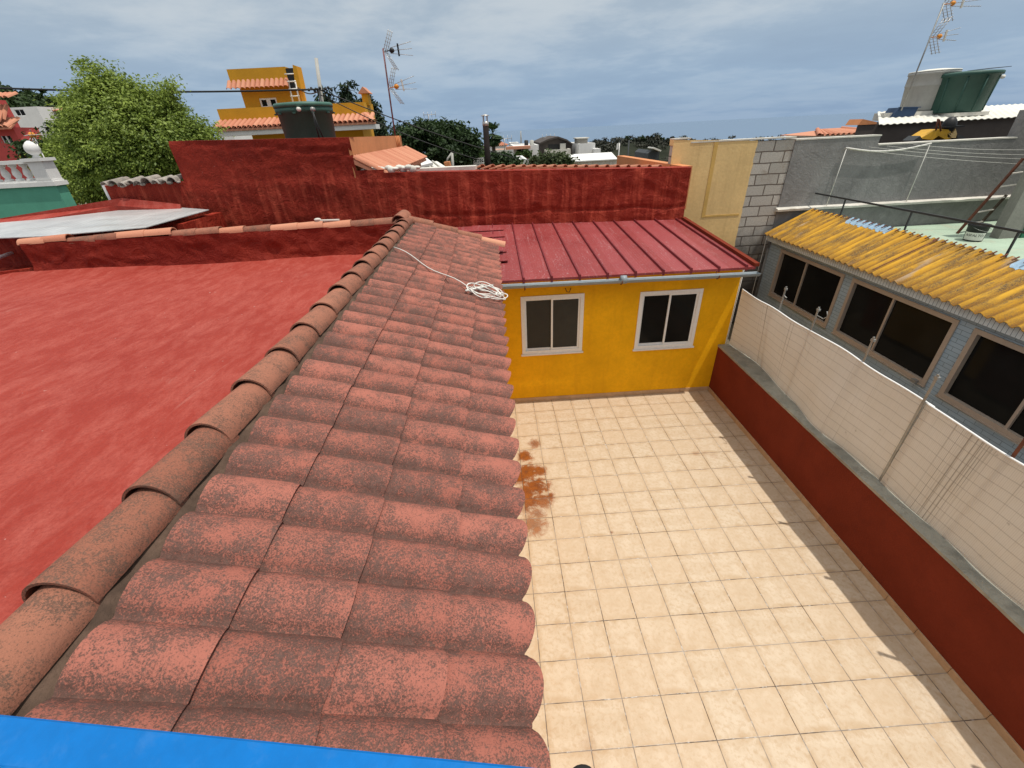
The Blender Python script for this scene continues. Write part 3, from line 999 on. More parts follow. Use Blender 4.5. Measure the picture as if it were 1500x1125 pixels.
# ================================================================== reed fence
fence = thing('reed_fence', (3.65, -3.5, .88), 'white plastic reed screen wired to steel posts on the low red wall', 'fence')


def fz(y):
    if y < -4.46: return max(1.56 + .012 * math.sin(y * 3), 1.868 - (-4.46 - y) * .72)
    z = 1.868 + .010 * math.sin(y * 2.1 + .6) + .008 * math.sin(y * 5.3)
    if y > -.75: z -= .02 * (y + .75)
    return z


def fx(y, t):
    base = 3.612 + .115 * math.exp(-((y + .75) / .75) ** 2) - .055 * math.exp(-((y + 2.4) / .4) ** 2) + .008 * math.sin(y * 6.1)
    topx = 3.645 + .008 * math.sin(y * 2.6)
    return base + (topx - base) * t ** .8 + .004 * math.sin(y * 9 + t * 3)


for (ya, yb2, off) in ((-7.3, -3.27, 0.0), (-3.33, -.012, .012)):
    P = []; n1 = 160
    for i in range(n1 + 1):
        y = ya + (yb2 - ya) * i / n1; z1 = fz(y); row = []
        for j in range(9):
            t = j / 8; z = .915 + (z1 - .915) * t
            row.append(Vector((fx(y, t) + off, y, z)))
        P.append(row)
    b = MB(); b.grid(P, flip=False)
    Q = [[p + Vector((.008, 0, 0)) for p in r] for r in P]; b.grid(Q, flip=True)
    b.grid([[r[-1] for r in P], [r[-1] for r in Q]], smooth=False); b.grid([[r[0] for r in P], [r[0] for r in Q]], smooth=False, flip=True)
    for k in (0, n1): b.grid([P[k], Q[k]], smooth=False, flip=(k == n1))
    rs_ = b.build('reed_screen', M_reed, fence)
    b = MB(); b.tube([r[-1] + Vector((.004, 0,   .003)) for i_, r in enumerate(P)], .0095, n=6); b.build('lit_hem', M_white, rs_)  # white tube added along the top edge for its sunlit line
for k, y in enumerate((-.85, -1.62, -2.48, -3.25, -3.98, -4.74, -5.5, -6.3)):
    b = MB(); xx = (max(fx(y, .0), fx(y, .5), fx(y, 1)) + .022) if k != 3 else 3.622
    top = 2.17 if k < 5 else (2.26 if k == 5 else 2.0)
    b.box((xx - .003, y - .012, .90), (xx + .002, y + .012, top)); b.box((xx + .002, y + .008, .90), (xx + .022, y + .012, top))
    b.box((xx - .009, y - .017, top - .045), (xx + .02, y + .017, top - .02))
    if k == 1:
        b.tube([(xx, y, top - .1), (xx + .02, y - .1, top - .11), (xx + .02, y - .15, top - .06), (xx, y - .14, top + .0)], .006, n=6)
    if k == 0:
        b.tube([(xx, y, top - .12), (xx + .01, y - .06, top - .14)], .008, n=6)
    b.build('post', M_steel if k not in (4, 6) else M_rust, fence)
b = MB(); b.tube([(3.69, -.83 - .72 * i / 6 * 7, 1.95 - .01 * (i % 2)) for i in range(8)], .0012, n=5); b.build('wire', M_steel, fence)

# ================================================================== blue rail in the foreground
rail = thing('blue_railing', (-.6, -5.9, 2.4), 'glossy bright blue railing bar across the bottom left foreground', 'railing')
A = at(-60, 1040, Z=3.2); Bp = at(800, 1125.5, Z=3.2); C2 = at(-60, 1116, Z=3.2)
d = (Bp - A).normalized(); nrm = Vector((0, 0, 1)).cross(d); wdt = abs((C2 - A).dot(nrm)) * 1.02
s = nrm if nrm.y < 0 else -nrm
E2 = A + d * 2.9; A2 = A - d * 1.0
b = MB(); r_ = .004
b.prism([A2 + Vector((0, 0, -.003)), A2 + s * .004, A2 + s * (wdt - .004), A2 + s * wdt + Vector((0, 0, -.003)), A2 + s * wdt + Vector((0, 0, -.05)), A2 + Vector((0, 0, -.05))], E2 - A2)
b.build('top_bar', M_blue, rail)
for k in range(7):
    q = A2 + d * (.3 + .42 * k) + s * wdt * .5; b = MB(); b.box((q.x - .012, q.y - .012, 2.42), (q.x + .012, q.y + .012, q.z - .049)); b.build('baluster', M_blue, rail)
b = MB(); q0 = A2 + s * wdt * .5; q1 = E2 + s * wdt * .5; b.beam((q0.x, q0.y, 2.40), (q1.x, q1.y, 2.40), .04, .04); b.build('bottom_bar', M_blue, rail)
q = at(853, 1127, Z=3.2) + s * .006
b = MB(); b.sphere((q.x, q.y, 3.201), .016, sc=(1.3, .8, .5)); b.build('bolt_cap', M_black, rail)


# ================================================================== tall wall beyond: ochre, blocks, grey render
WY = 3.5
bw = thing('painted_wall', (8, 3.6, -.3), 'tall rendered wall, half faded ochre and half grey, with a strip of bare concrete blocks between', 'wall')
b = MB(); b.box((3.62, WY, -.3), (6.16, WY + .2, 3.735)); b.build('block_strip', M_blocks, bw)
P = []
b = MB()
n1 = 40
left = []
for i in range(n1 + 1):
    z = 1.60 + (3.84 - 1.60) * i / n1
    left.append(Vector((5.355 + mnoise.noise(Vector((z * 7, 0, 2))) * .022 + mnoise.noise(Vector((z * 21, 0, 2))) * .012, WY - .022, z - .09 * (i / n1))))
b.prism([Vector((3.60, WY - .022, 1.60)), *left, Vector((3.60, WY - .022, 3.84))], (0, .02, 0))
b.box((3.60, WY, 3.736), (3.80, WY + .2, 3.84)); b.build('ochre_panel', M_ochre, bw)
q0 = at(1050, 206, Y=WY); q1 = at(1031, 318, Y=WY); q2 = at(1074, 345, Y=WY)
b = MB(); b.box((q0.x - .05, WY - .029, q1.z), (q0.x + .03, WY - .0225, 3.80)); b.box((q0.x + .03, WY - .029, q1.z - .0), (5.30, WY - .0225, q1.z + .035)); b.build('ochre_band', M_ochre_edge, bw)
b = MB(); b.box((6.16, WY - .02, 2.40), (7.95, WY + .2, 3.715)); b.box((7.95, WY - .02, 2.40), (10.95, WY + .2, 3.545)); b.box((10.95, WY - .02, 2.40), (15, WY + .2, 4.05)); b.box((6.16, WY - .012, .2), (15, WY + .2, 2.40))
b.build('grey_render', M_grey, bw)
b = MB()
b.box((3.60, WY - .03, 3.841), (3.95, WY + .21, 3.862)); b.box((6.16, WY - .03, 3.716), (7.96, WY + .21, 3.742)); b.box((7.965, WY - .03, 3.546), (10.94, WY + .21, 3.57)); b.box((3.96, WY - .03, 3.765), (6.155, WY + .21, 3.79))
b.build('wall_cap', M_ledge, bw)
P = []
for i in range(61):
    x = 6.10 + 8.9 * i / 60; dz = mnoise.noise(Vector((x * 3, 0, 0))) * .015
    P.append([Vector((x, WY - .021, 2.34)), Vector((x, WY - .13 + dz, 2.355)), Vector((x, WY - .135 + dz, 2.40 + dz)), Vector((x, WY - .021, 2.425))])
b = MB(); b.grid(P, flip=True, smooth=False); b.add([P[0][k] for k in range(4)], [(0, 1, 2, 3)]); b.build('ledge', M_ledge, bw)

# ================================================================== blue tiled neighbour with corrugated roof
FX = 6.1
nb = thing('blue_tiled_house', (6.6, -2, -.3), 'low blue grey tiled house with wide dark windows under a yellow corrugated roof', 'house')
wins = [(.98, 2.84, .67, 1.64), (-1.17, .72, .655, 1.64), (-3.35, -1.45, .64, 1.63), (-5.55, -3.65, .64, 1.63)]
b = MB(); holed_wall(b, 'X', FX, .2, -7.5, 3.30, -.3, 1.78, [(a, c, d, e) for a, c, d, e in wins])
b.box((FX + .2, 3.15, -.3), (6.85, 3.30, 1.80)); b.build('wall', M_clad, nb)
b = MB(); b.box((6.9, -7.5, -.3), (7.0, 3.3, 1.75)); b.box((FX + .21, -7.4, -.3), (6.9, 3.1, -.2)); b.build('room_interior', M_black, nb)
b = MB(); b.box((5.98, -7.5, 1.765), (6.30, 3.32, 1.90)); b.build('fascia', M_fascia, nb)
for a, c, d, e in wins:
    f = MB(); t = .035; x0, x1 = FX - .02, FX + .07
    f.box((x0, a - .03, d - .03), (x1, a + t, e + .03)); f.box((x0, c - t, d - .03), (x1, c + .03, e + .03)); f.box((x0, a + t, e - t), (x1, c - t, e + .03)); f.box((x0, a + t, d - .03), (x1, c - t, d + t))
    w = f.build('window', M_alu, nb)
    md = (a + c) / 2 + .09
    f = MB(); f.box((FX + .0, md - .018, d + t), (FX + .05, md + .018, e - t)); f.build('mullion', M_alu, w)
    for p, q, xx in ((a + t, md, .03), (md, c - t, .045)):
        f = MB(); f.box((FX + xx, p - .002, d + t - .003), (FX + xx + .006, q + .002, e - t + .003)); f.build('pane', M_glass, w)
    f = MB(); f.box((FX - .035, a - .04, d - .045), (FX + .0, c + .04, d - .032)); f.build('sill', M_alu, w)
b = MB(); b.box((FX - .07, -1.10, .60), (FX - .02, -1.02, .66)); b.build('sill_vent', M_steel, nb)
# corrugated roof
b = MB()
e0 = Vector((5.88, 3.30, 1.915)); e1 = Vector((6.82, 3.30, 2.385)); du = e1 - e0
wave_sheet(b, e0, du, (0, -11, 0), 10, 11 * 48, .024, .146, (-.44, 0, .9), thick=.008, dirtf=lambda u, s, w: max(0, -w) * .8 + max(0, 1 - u * 4) * .5, jit=.006)
roof2 = b.build('corrugated_roof', M_corr, nb, attr=True)
ly = .146
for (s0, s1, u0) in ((1.17, 2.18, .86), (4.24, 6.0, .83)):
    b = MB(); n_ = int((s1 - s0) / ly * 12)
    s0 = round(s0 / ly) * ly
    wave_sheet(b, e0 + du * u0 + Vector((0, -s0, 0)) + Vector((-.44, 0, .9)) * .004, du * (1.012 - u0), (0, -(s1 - s0), 0), 4, n_, .0242, .146, (-.44, 0, .9), thick=.003, jit=.02)
    b.build('blue_patch', M_bluepatch, roof2)
for (s, w) in ((3.05, .035),):
    b = MB(); p = e0 + Vector((0, -s, 0)) + Vector((-.44, 0, .9)) * .028; b.beam(p + du * .05, p + du * .98, .02, .006, upv=(-.44, 0, .9)); b.build('sheet_lap', M_rust, roof2)
for k in range(36):
    p = e1 + Vector((-.01, -.146 * (k + .75), .0)); b = MB(); b.beam(p + Vector((-.075, 0, -.012)), p + Vector((.005, 0, .028)), .017, .012); b.build('slot_shade', M_rust, roof2)  # dark bars added for the shadow slots along the sheet's top edge
b = MB(); b.box((6.84, -7.5, 1.7), (6.98, 3.3, 2.34)); b.build('terrace_kerb', M_conc, nb)
b = MB(); b.box((6.985, -7.5, 1.6), (15, WY - .02, 1.87)); b.build('terrace', M_terrace, nb)
b = MB(); b.tube([(5.98, 3.33, 1.9), (5.96, 3.30, 1.2), (5.90, 3.20, -.2)], .006); b.build('hanging_wire', M_cable, nb)
# railing
rl = thing('terrace_railing', (6.95, 0, 2.34), 'thin black iron railing along the edge of the green terrace above the corrugated roof', 'railing')
b = MB(); b.beam((6.91, 3.46, 2.68), (6.91, -7.2, 2.70), .022, .03); b.build('top_bar', M_iron, rl)
for px, py in ((1190, 283), (1239, 291), (1336, 310), (1492, 341)):
    q = at(px, py, X=6.91); b = MB(); b.box((6.90, q.y - .011, 2.33), (6.922, q.y + .011, 2.67)); b.build('post', M_iron, rl)
for y in (-3.2, -5.4):
    b = MB(); b.box((6.90, y - .011, 2.33), (6.922, y + .011, 2.67)); b.build('post', M_iron, rl)
# clothes line frame
cl = thing('clothes_line', (8.0, 3.42, 2.42), 'pale clothes drying frame with long wires standing against the grey wall', 'clothes line')
PY = 3.425
for px, py, px2, py2 in ((1240, 218, 1210, 303), (1362, 212, 1325, 301)):
    q = at(px, py, Y=PY); q2 = at(px2, py2, Y=PY); b = MB(); b.tube([(q.x, PY, 3.54), (q2.x, PY, 2.40)], .0085, n=8); b.build('pole', M_cable, cl)
qa = at(1240, 218, Y=PY); qb = at(1362, 212, Y=PY)
b = MB(); b.tube([(qa.x - .02 + (qb.x - qa.x + .04) * k / 10, PY, 3.535 - .10 * math.sin(math.pi * k / 10)) for k in range(11)], .0165, n=8); b.build('crossbar', M_cable, cl)
for (u, z1, k) in ((0, 3.22, .0), (.3, 3.32, .33), (.55, 3.36, .6), (.85, 3.42, 1.)):
    x0 = qa.x + (qb.x - qa.x) * k * .8; b = MB(); q = at(1530, 242 - 9 * u * 3, Y=2.6)
    b.tube([(x0 + (q.x - x0) * t / 8, PY + (2.6 - PY) * t / 8, 3.53 + (q.z - 3.53) * t / 8 - .04 * math.sin(math.pi * t / 8)) for t in range(9)], .003, n=5); b.build('wire', M_cable, cl)
# stair house, ladder, bucket
q = at(1462, 350, Z=1.87)
sh = thing('stair_house', (q.x + 1.5, q.y + .4, 1.87), 'bare concrete stair head with a green door at the right edge of the terrace', 'stair house')
b = MB(); b.box((q.x, q.y, 1.871), (q.x + 3, q.y + .18, 4.3)); b.build('wall', M_conc, sh)
b = MB(); b.box((q.x + .42, q.y - .03, 1.872), (q.x + 1.25, q.y - .001, 2.6)); b.build('door', paint('green_door', (.03, .16, .09), bump=.1, rough=.5), sh)
lf = at(1402, 342, Z=1.872); lt = at(1499, 232, Y=lf.y - .12); lf2 = at(1428, 337, Z=1.872)
lad = thing('ladder', lf, 'old dark red ladder leaning up to the right beside the concrete stair head', 'ladder')
tt = (lt - lf); w_ = lf2 - lf
b = MB(); b.beam(lf, lt, .05, .03); b.build('rail', M_rust, lad)
b = MB(); b.beam(lf2, lf2 + tt * .5, .05, .03); b.build('rail', M_bark, lad)
for k in range(5):
    p = lf + tt * (.13 + .17 * k); b = MB(); b.beam(p, p + w_, .035, .02); b.build('rung', M_ledge, lad)
q = at(1424, 352, Z=1.872)
bk = thing('bucket', (q.x, q.y, 1.871), 'open black bucket with a white printed label standing on the mint terrace', 'bucket')
rb = .155
b = MB(); b.lathe((q.x, q.y, 1.871), [(rb * .9, 0), (rb * .93, .03), (rb * 1.04, .27), (rb * 1.10, .275), (rb * 1.10, .31), (rb * 1.04, .31), (rb * 1.0, .29), (rb * .88, .02)], n=32); b.build('body', M_black, bk)
view = math.atan2(CAM.y - q.y, CAM.x - q.x)
P = []
for i in range(25):
    a = view - 1.15 + 2.3 * i / 24
    P.append([Vector((q.x + math.cos(a) * (rb * (.93 + .11 * (z - .03) / .24) + .003), q.y + math.sin(a) * (rb * (.93 + .11 * (z - .03) / .24) + .003), 1.871 + z)) for z in (.025, .075, .13, .17)])
b = MB(); b.grid(P); lab = b.build('label', M_whitesheet, bk)


def wrapped_text(s, size, zc, name, parent, mat):
    cu = bpy.data.curves.new('lettering', 'FONT'); cu.body = s; cu.size = size; cu.align_x = 'CENTER'; cu.align_y = 'CENTER'; cu.resolution_u = 3
    ob = bpy.data.objects.new('lettering', cu); COL.objects.link(ob)
    dg = bpy.context.evaluated_depsgraph_get(); me = ob.evaluated_get(dg).to_mesh()
    vs = []
    for v in me.vertices:
        a = view + v.co.x / (rb * .98); z = zc + v.co.y
        r_ = rb * (.93 + .11 * (z - .03) / .24) + .0055
        vs.append((q.x + math.cos(a) * r_, q.y + math.sin(a) * r_, 1.871 + z))
    fs = [tuple(p.vertices) for p in me.polygons]
    ob.to_mesh_clear() if False else None
    b = MB(); b.add(vs, fs); o = b.build(name, mat, parent)
    bpy.data.objects.remove(ob); bpy.data.curves.remove(cu)
    return o


wrapped_text('ASFALTO', .066, .115, 'lettering', bk, M_black)
b = MB(); b.tube([(q.x - rb * 1.05, q.y, 2.15), (q.x - rb * .8, q.y - rb * .9, 2.10), (q.x, q.y - rb * 1.25, 2.07), (q.x + rb * .8, q.y - rb * .9, 2.10), (q.x + rb * 1.05, q.y, 2.15)], .004, n=5); b.build('handle', M_steel, bk)

# ================================================================== shed, tanks and aerial on the right
SY = 7.0
sd = thing('rooftop_shed', (12.5, 8, 3), 'dark rooftop shed with a white corrugated sheet roof behind the grey wall', 'shed')
b = MB(); b.prism([(10.10, SY, 2.6), (15.6, SY, 2.6), (17, SY + 2.4, 2.6), (12.05, SY + 2.4, 2.6)], (0, 0, 1.25)); b.build('wall', M_darkwall, sd)
b = MB(); wave_sheet(b, (10.62, SY - .12, 3.84), (1.45, 2.0, .30), (5.0, 0, .02), 3, 300, .011, .19, (0, -.1, 1), thick=.012); b.build('roof', M_whitesheet, sd)
b = MB(); b.prism([(10.10, SY - .02, 3.851), (10.62, SY - .02, 3.851), (10.62, SY - .02, 3.90), (10.18, SY - .02, 3.99)], (0, .5, 0)); b.build('brick_corner', M_orange, sd)
b = MB(); b.prism([(11.5, SY + .9, 3.9), (13.9, SY + .9, 3.9), (14.6, SY + 2.4, 3.9), (12.4, SY + 2.4, 3.9)], (0, 0, .2)); b.build('plinth', M_ledge, sd)


def tank(name, cx, cy, z, prof, mat, label, lid=None):
    t = thing(name, (cx, cy, z), label, 'water tank')
    b = MB(); b.lathe((cx, cy, z), prof, n=40); b.build('body', mat, t)
    if lid:
        b = MB(); b.lathe((cx, cy, z), lid[0], n=40); b.build('lid', lid[1], t)
    return t


qa = at(1325, 165, Y=8.5); qb = at(1372, 165, Y=8.5)
cx = (qa.x + qb.x) / 2 - .05; wv = (qb.x - qa.x) / 2
tank('water_tank', cx, 8.5, 4.1, [(wv * .96, 0), (wv * 1.0, .05), (wv * 1.10, .62), (wv * 1.13, .63), (wv * 1.13, .66), (wv * 1.12, .90), (wv * 1.17, .91), (wv * 1.17, .97)], M_greytank, 'tapered grey water tank on the rooftop shed, left of the green tank', ([(wv * 1.18, .975), (wv * 1.15, 1.0), (wv * .5, 1.04), (.05, 1.05)], M_whitesheet))
qa = at(1364, 170, Y=7.9); qb = at(1424, 168, Y=7.9)
cx2 = (qa.x + qb.x) / 2; wv = (qb.x - qa.x) / 2
tk = tank('water_tank', cx2, 7.9, 4.02, [(wv * .95, 0), (wv, .04), (wv * 1.10, .86), (wv * 1.17, .87), (wv * 1.17, .94), (wv * 1.12, .96), (wv * .6, .99), (.05, 1.0)], M_greentank, 'dark green tapered water tank on the rooftop shed right of the grey tank')
b = MB()
for k in range(10):
    a = 2 * math.pi * k / 10 + .2; c_, s_ = math.cos(a), math.sin(a)
    b.tube([(cx2 + c_ * wv * 1.0, 7.9 + s_ * wv * 1.0, 4.05), (cx2 + c_ * wv * 1.098, 7.9 + s_ * wv * 1.098, 4.86)], .020, n=6)
b.build('ribs', M_greentank, tk)
b = MB(); b.tube([(cx2 + .25, 7.9 - wv * 1.18, 4.81), (cx2 + .25, 7.9 - wv * 1.26, 4.81)], .045, n=12); b.build('valve', M_whitesheet, tk)
b = MB(); b.prism([(cx2 + .1, 7.5, 5.02), (cx2 + .75, 7.5, 5.05), (cx2 + .75, 8.1, 5.07), (cx2 + .1, 8.1, 5.03)], (0, 0, .012)); b.build('cover_board', M_black, tk)
b = MB(); b.box((cx2 - .5, 7.3, 3.93), (cx2 + .5, 8.5, 4.02)); b.build('mortar_base', M_ledge, tk)
qx = at(1325, 158, Y=8.0)
tg = thing('plastic_crate', (qx.x - .1, 8.0, 4.0), 'dark blue plastic crate beside the foot of the right aerial', 'crate')
b = MB(); b.prism([(qx.x - .45, 7.8, 3.98), (qx.x + .2, 7.8, 3.98), (qx.x + .25, 7.8, 4.2), (qx.x - .32, 7.8, 4.22)], (0, .4, 0)); b.build('body', M_ladderblue, tg)
b = MB(); b.beam((qx.x - .36, 7.78, 4.225), (qx.x + .28, 7.78, 4.205), .05, .02); b.build('rim', M_ladderblue, tg)


def aerial(base, top, label, r, ymat, units):
    t = thing('tv_aerial', base, label, 'aerial')
    b = MB(); b.tube([base, top], r, n=8); b.build('mast', ymat, t)
    base = Vector(base); top = Vector(top)
    for (k, boxm, L, tilt, big, dirx) in units:
        p = base.lerp(top, k); D = Vector((dirx, -.15, tilt)).normalized(); U = Vector((0, 0, 1)); U = (U - D * U.dot(D)).normalized(); Sd = D.cross(U)
        # corner reflector: two grids
        for sg in (1, -1):
            b = MB(); u2 = (U * sg + D * .55).normalized(); o = p + D * .06; H = .46 * big
            for m_ in range(3): b.tube([o + Sd * (-.14 + .14 * m_) * big, o + Sd * (-.14 + .14 * m_) * big + u2 * H], .008, n=5)
            for m_ in range(6): b.tube([o + u2 * H * (m_ + .6) / 6 - Sd * .2 * big, o + u2 * H * (m_ + .6) / 6 + Sd * .2 * big], .005, n=5)
            b.build('reflector', M_antenna, t)
        b = MB(); o = p + D * .18 * big; b.sphere(o + D * .05, .062 * big, nu=12, nv=8, sc=(1.1, .9, .9)); b.tube([p, o], .012, n=6); b.build('dipole_box', boxm, t)
        b = MB()
        for off, up_ in ((0, .0), (.0, .055), (.0, -.055)):
            o2 = o + U * up_ * big; e = o + D * L + U * (up_ * 2.6) * big
            b.tube([o2, e], .006, n=5)
            for m_ in range(9):
                c = o2.lerp(e, (m_ + 1) / 9.5); b.tube([c - Sd * .045 * big, c + Sd * .045 * big], .0045, n=4)
        b.build('director_boom', M_antenna, t)
        c = o + D * L * .35
        b = MB(); b.prism([c + U * .13 * big + Sd * .02, c - U * .13 * big + Sd * .02, c - U * .13 * big - Sd * .02, c + U * .13 * big - Sd * .02], D * .035); b.build('spacer', M_black if boxm is M_black else M_whitesheet, t)
    return t


qb = at(1320, 162, Y=7.75); qt = at(1383, 4, Y=7.75); qt = Vector((qb.x + .12, qt.y, qt.z)) if False else qt
aerial(qb, qt, 'leaning tv aerial on a thin mast at the upper right beside the grey tank', .018, M_steel, [(.985, M_ochrebox, .75, .05, .95, 1), (.70, M_ochrebox, .5, .05, .95, 1)])
# machine on the wall top
mc = thing('machine', (10.6, 4.4, 3.4), 'yellow and black building machine with a thin orange handle behind the grey wall', 'machine')
MY = 4.3


def mp(x, y): return at(x, y - 4, Y=MY)


b = MB(); b.prism([mp(1348, 207), mp(1370, 194), mp(1383, 193), mp(1392, 194), mp(1394, 206), mp(1386, 209), mp(1375, 203), mp(1366, 209)], (0, .35, 0)); b.build('body', M_mustard, mc)
b = MB(); b.prism([mp(1388, 200), mp(1392, 198), mp(1396, 200), mp(1400, 192), mp(1402, 200), mp(1400, 206), mp(1388, 206)], (0, .25, 0)); b.build('guard', M_ochre, mc)
q = mp(1396, 188); b = MB(); b.sphere((q.x, MY + .1, q.z), .16, sc=(.85, .8, 1.1)); b.box((q.x - .2, MY - .05, q.z - .035), (q.x + .23, MY + .25, q.z - .005)); b.build('drum', M_black, mc)
b = MB(); b.tube([mp(1371, 195), mp(1374, 178), mp(1376, 180), mp(1378, 196)], .017, n=6); b.build('handle', M_rust, mc)
b = MB(); b.prism([mp(1338, 210), mp(1348, 203), mp(1352, 209)], (0, .3, 0)); b.build('foot', M_iron, mc)
b = MB(); b.prism([mp(1402, 203), mp(1410, 203), mp(1417, 208), mp(1403, 209)], (0, .3, 0)); b.build('foot', M_iron, mc)
b = MB(); q = mp(1375, 212); b.box((q.x - .7, MY - .1, 2.6), (q.x + .8, MY + .5, q.z)); b.build('stand', M_darkwall, mc)


# small tiled roof peeping over
def pyramid_roof(name, x0, x1, y0, y1, z0, z1, label, mat=None, wall=None, zb=0):
    t = thing(name, ((x0 + x1) / 2, (y0 + y1) / 2, zb), label, 'house')
    b = MB(); b.box((x0 + .3, y0 + .3, zb), (x1 - .3, y1 - .3, z0)); b.build('wall', wall or M_whitewall, t)
    b = MB(); xm0, xm1, ym = x0 + (x1 - x0) * .3, x1 - (x1 - x0) * .3, (y0 + y1) / 2
    r1, r2 = Vector((xm0, ym, z1)), Vector((xm1, ym, z1)); c = [Vector((x0, y0, z0)), Vector((x1, y0, z0)), Vector((x1, y1, z0)), Vector((x0, y1, z0))]
    b.add([*c, r1, r2], [(0, 1, 5, 4), (1, 2, 5), (2, 3, 4, 5), (3, 0, 4), (3, 2, 1, 0)])
    n_ = int((x1 - x0) / .33)
    for k in range(n_ + 1):
        xb = x0 + (x1 - x0) * (k + .5) / (n_ + 1); xt = xm0 + (xm1 - xm0) * (k + .5) / (n_ + 1)
        half_tile(b, (xb, y0 - .03, z0 + .0), (xt, ym - .02, z1 + .0), .1, .09, n=5, segs=1)
    half_tile(b, (x0, y0, z0 + .03), (xm0, ym, z1 + .05), .12, .12, n=6, segs=1); half_tile(b, (x1, y0, z0 + .03), (xm1, ym, z1 + .05), .12, .12, n=6, segs=1)
    b.build('roof', mat or M_otile, t, attr=True)
    return t


q0 = at(1200, 199, Y=22); q1 = at(1256, 199, Y=22); qz = at(1230, 191, Y=23.5)
pyramid_roof('tiled_roof_house', q0.x, q1.x + 1.5, 22, 26, q0.z, qz.z + .05, 'small orange tiled hip roof just showing above the grey wall top')

# ================================================================== red house behind (long wall and block)
RN = (.0956, .9954, 0); RP = (0, 2.882, 0)


def rw(x, y): return atp(x, y, RP, RN)


rd = thing('red_house', (-1, 5, -.3), 'house with a crinkled dark red wall, stepped up at the left, and an orange side', 'house')
back = Vector((.0956, .9954, 0))
xdir = Vector((.9954, -.0956, 0))


def wpt(x, z, d=0.): return Vector((x, 2.882 - .0960 * x, z)) + back * d


xl = rw(245, 207).x; xs = rw(511, 201).x; xr = rw(1013, 245).x
zL = rw(245, 207).z; zS = rw(511, 201).z
# front face as a displaced sheet
b = MB()
ztop = lambda x: (zL + (zS - zL) * (x - xl) / (xs - xl)) if x <= xs else (3.60 if x < xs + .55 else 3.555 + (3.40 - 3.555) * (x - xs) / (xr - xs))
for (xa, xb_) in ((xl, xs - .001), (xs, xs + .549), (xs + .551, xr)):
    P = []; n1 = max(6, int((xb_ - xa) / .05))
    for i in range(n1 + 1):
        x = xa + (xb_ - xa) * i / n1; row = []; zt = ztop(min(max(x, xa + 1e-4), xb_))
        for j in range(41):
            z = 2.05 + (zt - 2.05) * j / 40
            dsp = cru(x * .8 + 7, z * .8, .5) + (0.012 if z < 3.35 - .03 * x and x < xs + 1 else 0)
            crack = abs(z - (2.72 + .05 * mnoise.noise(Vector((x * 1.7, 0, 4))) + (.9 - .1 * x if x < -1.6 else 0)))
            dsp -= .03 * max(0, 1 - crack / .035)
            row.append(wpt(x, z, -dsp + .012))
        P.append(row)
    b.grid(P, flip=False)
    b.grid([[r[-1] for r in P], [r[-1] + back * .30 for r in P]], smooth=False)
for k in range(2): pass
b.prism([wpt(xs, 2.06, .05), wpt(xs, 3.60, .05), wpt(xs, 3.60, .3), wpt(xs, 2.06, .3)], xdir * -.001)
b.prism([wpt(xs + .55, 2.06, .06), wpt(xr - .002, 2.06, .06), wpt(xr - .002, 3.37, .06), wpt(xs + .55, 3.50, .06)], back * .24)
b.prism([wpt(xl, -.3, .06), wpt(xr - .002, -.3, .06), wpt(xr - .002, 2.05, .06), wpt(xl, 2.05, .06)], back * .3)
b.build('front_wall', M_redwall, rd)
# block body
ye = 8.7
b = MB(); b.prism([wpt(xl, 0, .05), wpt(xs - .06, 0, .05), Vector((xs - .06, ye, 0)), Vector((xl, ye, 0))], (0, 0, zS - .02)); b.build('block_body', M_redwall, rd)
sx = xs
b = MB(); b.prism([Vector((sx, wpt(sx, 0, .02).y, 2.0)), Vector((sx, ye, 2.0)), Vector((sx, ye, zS - .02)), Vector((sx, wpt(sx, 0, .02).y, zS + .0))], (-.058, 0, 0)); b.build('side_wall', M_orange, rd)
for k in range(3):
    b = MB(); y = ye - .9 + .22 * k; b.tube([(sx + .012, y, zS - .02), (sx + .015, y, 3.8)], .018, n=6); b.build('downpipe', M_orange, rd)
# little tile canopy on the orange side
b = MB(); cz = 3.83; ez = 3.50; out = .62; ys = wpt(sx, 0, .0).y + .04
k = 0; y = ys
while y < ye + .6:
    half_tile(b, (sx + out, y, ez - .0), (sx, y, cz), .062, .055, n=6, segs=2, rnd=random.random()); y += .15
b.prism([Vector((sx + .002, ys - .05, cz - .03)), Vector((sx + out - .02, ys - .05, ez - .035)), Vector((sx + out - .02, ys - .05, ez - .075)), Vector((sx + .002, ys - .05, cz - .12))], (0, ye + .65 - ys, 0))
b.build('tile_canopy', M_otile, rd, attr=True)
b = MB(); b.box((sx - .05, ye, 2), (sx + .4, ye + .6, 3.6)); b.build('end_pier', M_orange, rd)
# ribbed clay roof behind the lower wall
b = MB(); x0 = -1.2
ys_ = []
x = -.35
while x < 3.2:
    p = wpt(x, 3.535 - .043 * x, .30); half_tile(b, p, p + Vector((-.25, 2.6, -.22)), .055, .05, n=7, segs=3, rnd=random.random()); x += .205
b.prism([wpt(-.5, 3.45, .31), wpt(3.45, 3.30, .31), wpt(3.45, 3.05, 3.0), wpt(-.5, 3.22, 3.0)], (0, 0, .06))
b.build('tile_roof', M_otile, rd, attr=True)
b = MB(); b.prism([wpt(-2.0, 3.47, .31), wpt(-.5, 3.47, .31), wpt(-.5, 3.47, .6), wpt(-2.0, 3.47, .6)], (0, 0, .10)); b.build('grey_coping', M_ledge, rd)
pw = at(905, 228, X=3.62)
b = MB(); b.prism([Vector((3.60, wpt(3.6, 0, .32).y, 2.6)), Vector((3.60, pw.y, 2.6)), Vector((3.60, pw.y, pw.z)), Vector((3.60, wpt(3.6, 0, .32).y, 3.40))], (.2, 0, 0)); b.build('roof_parapet', M_orange, rd)
b = MB()
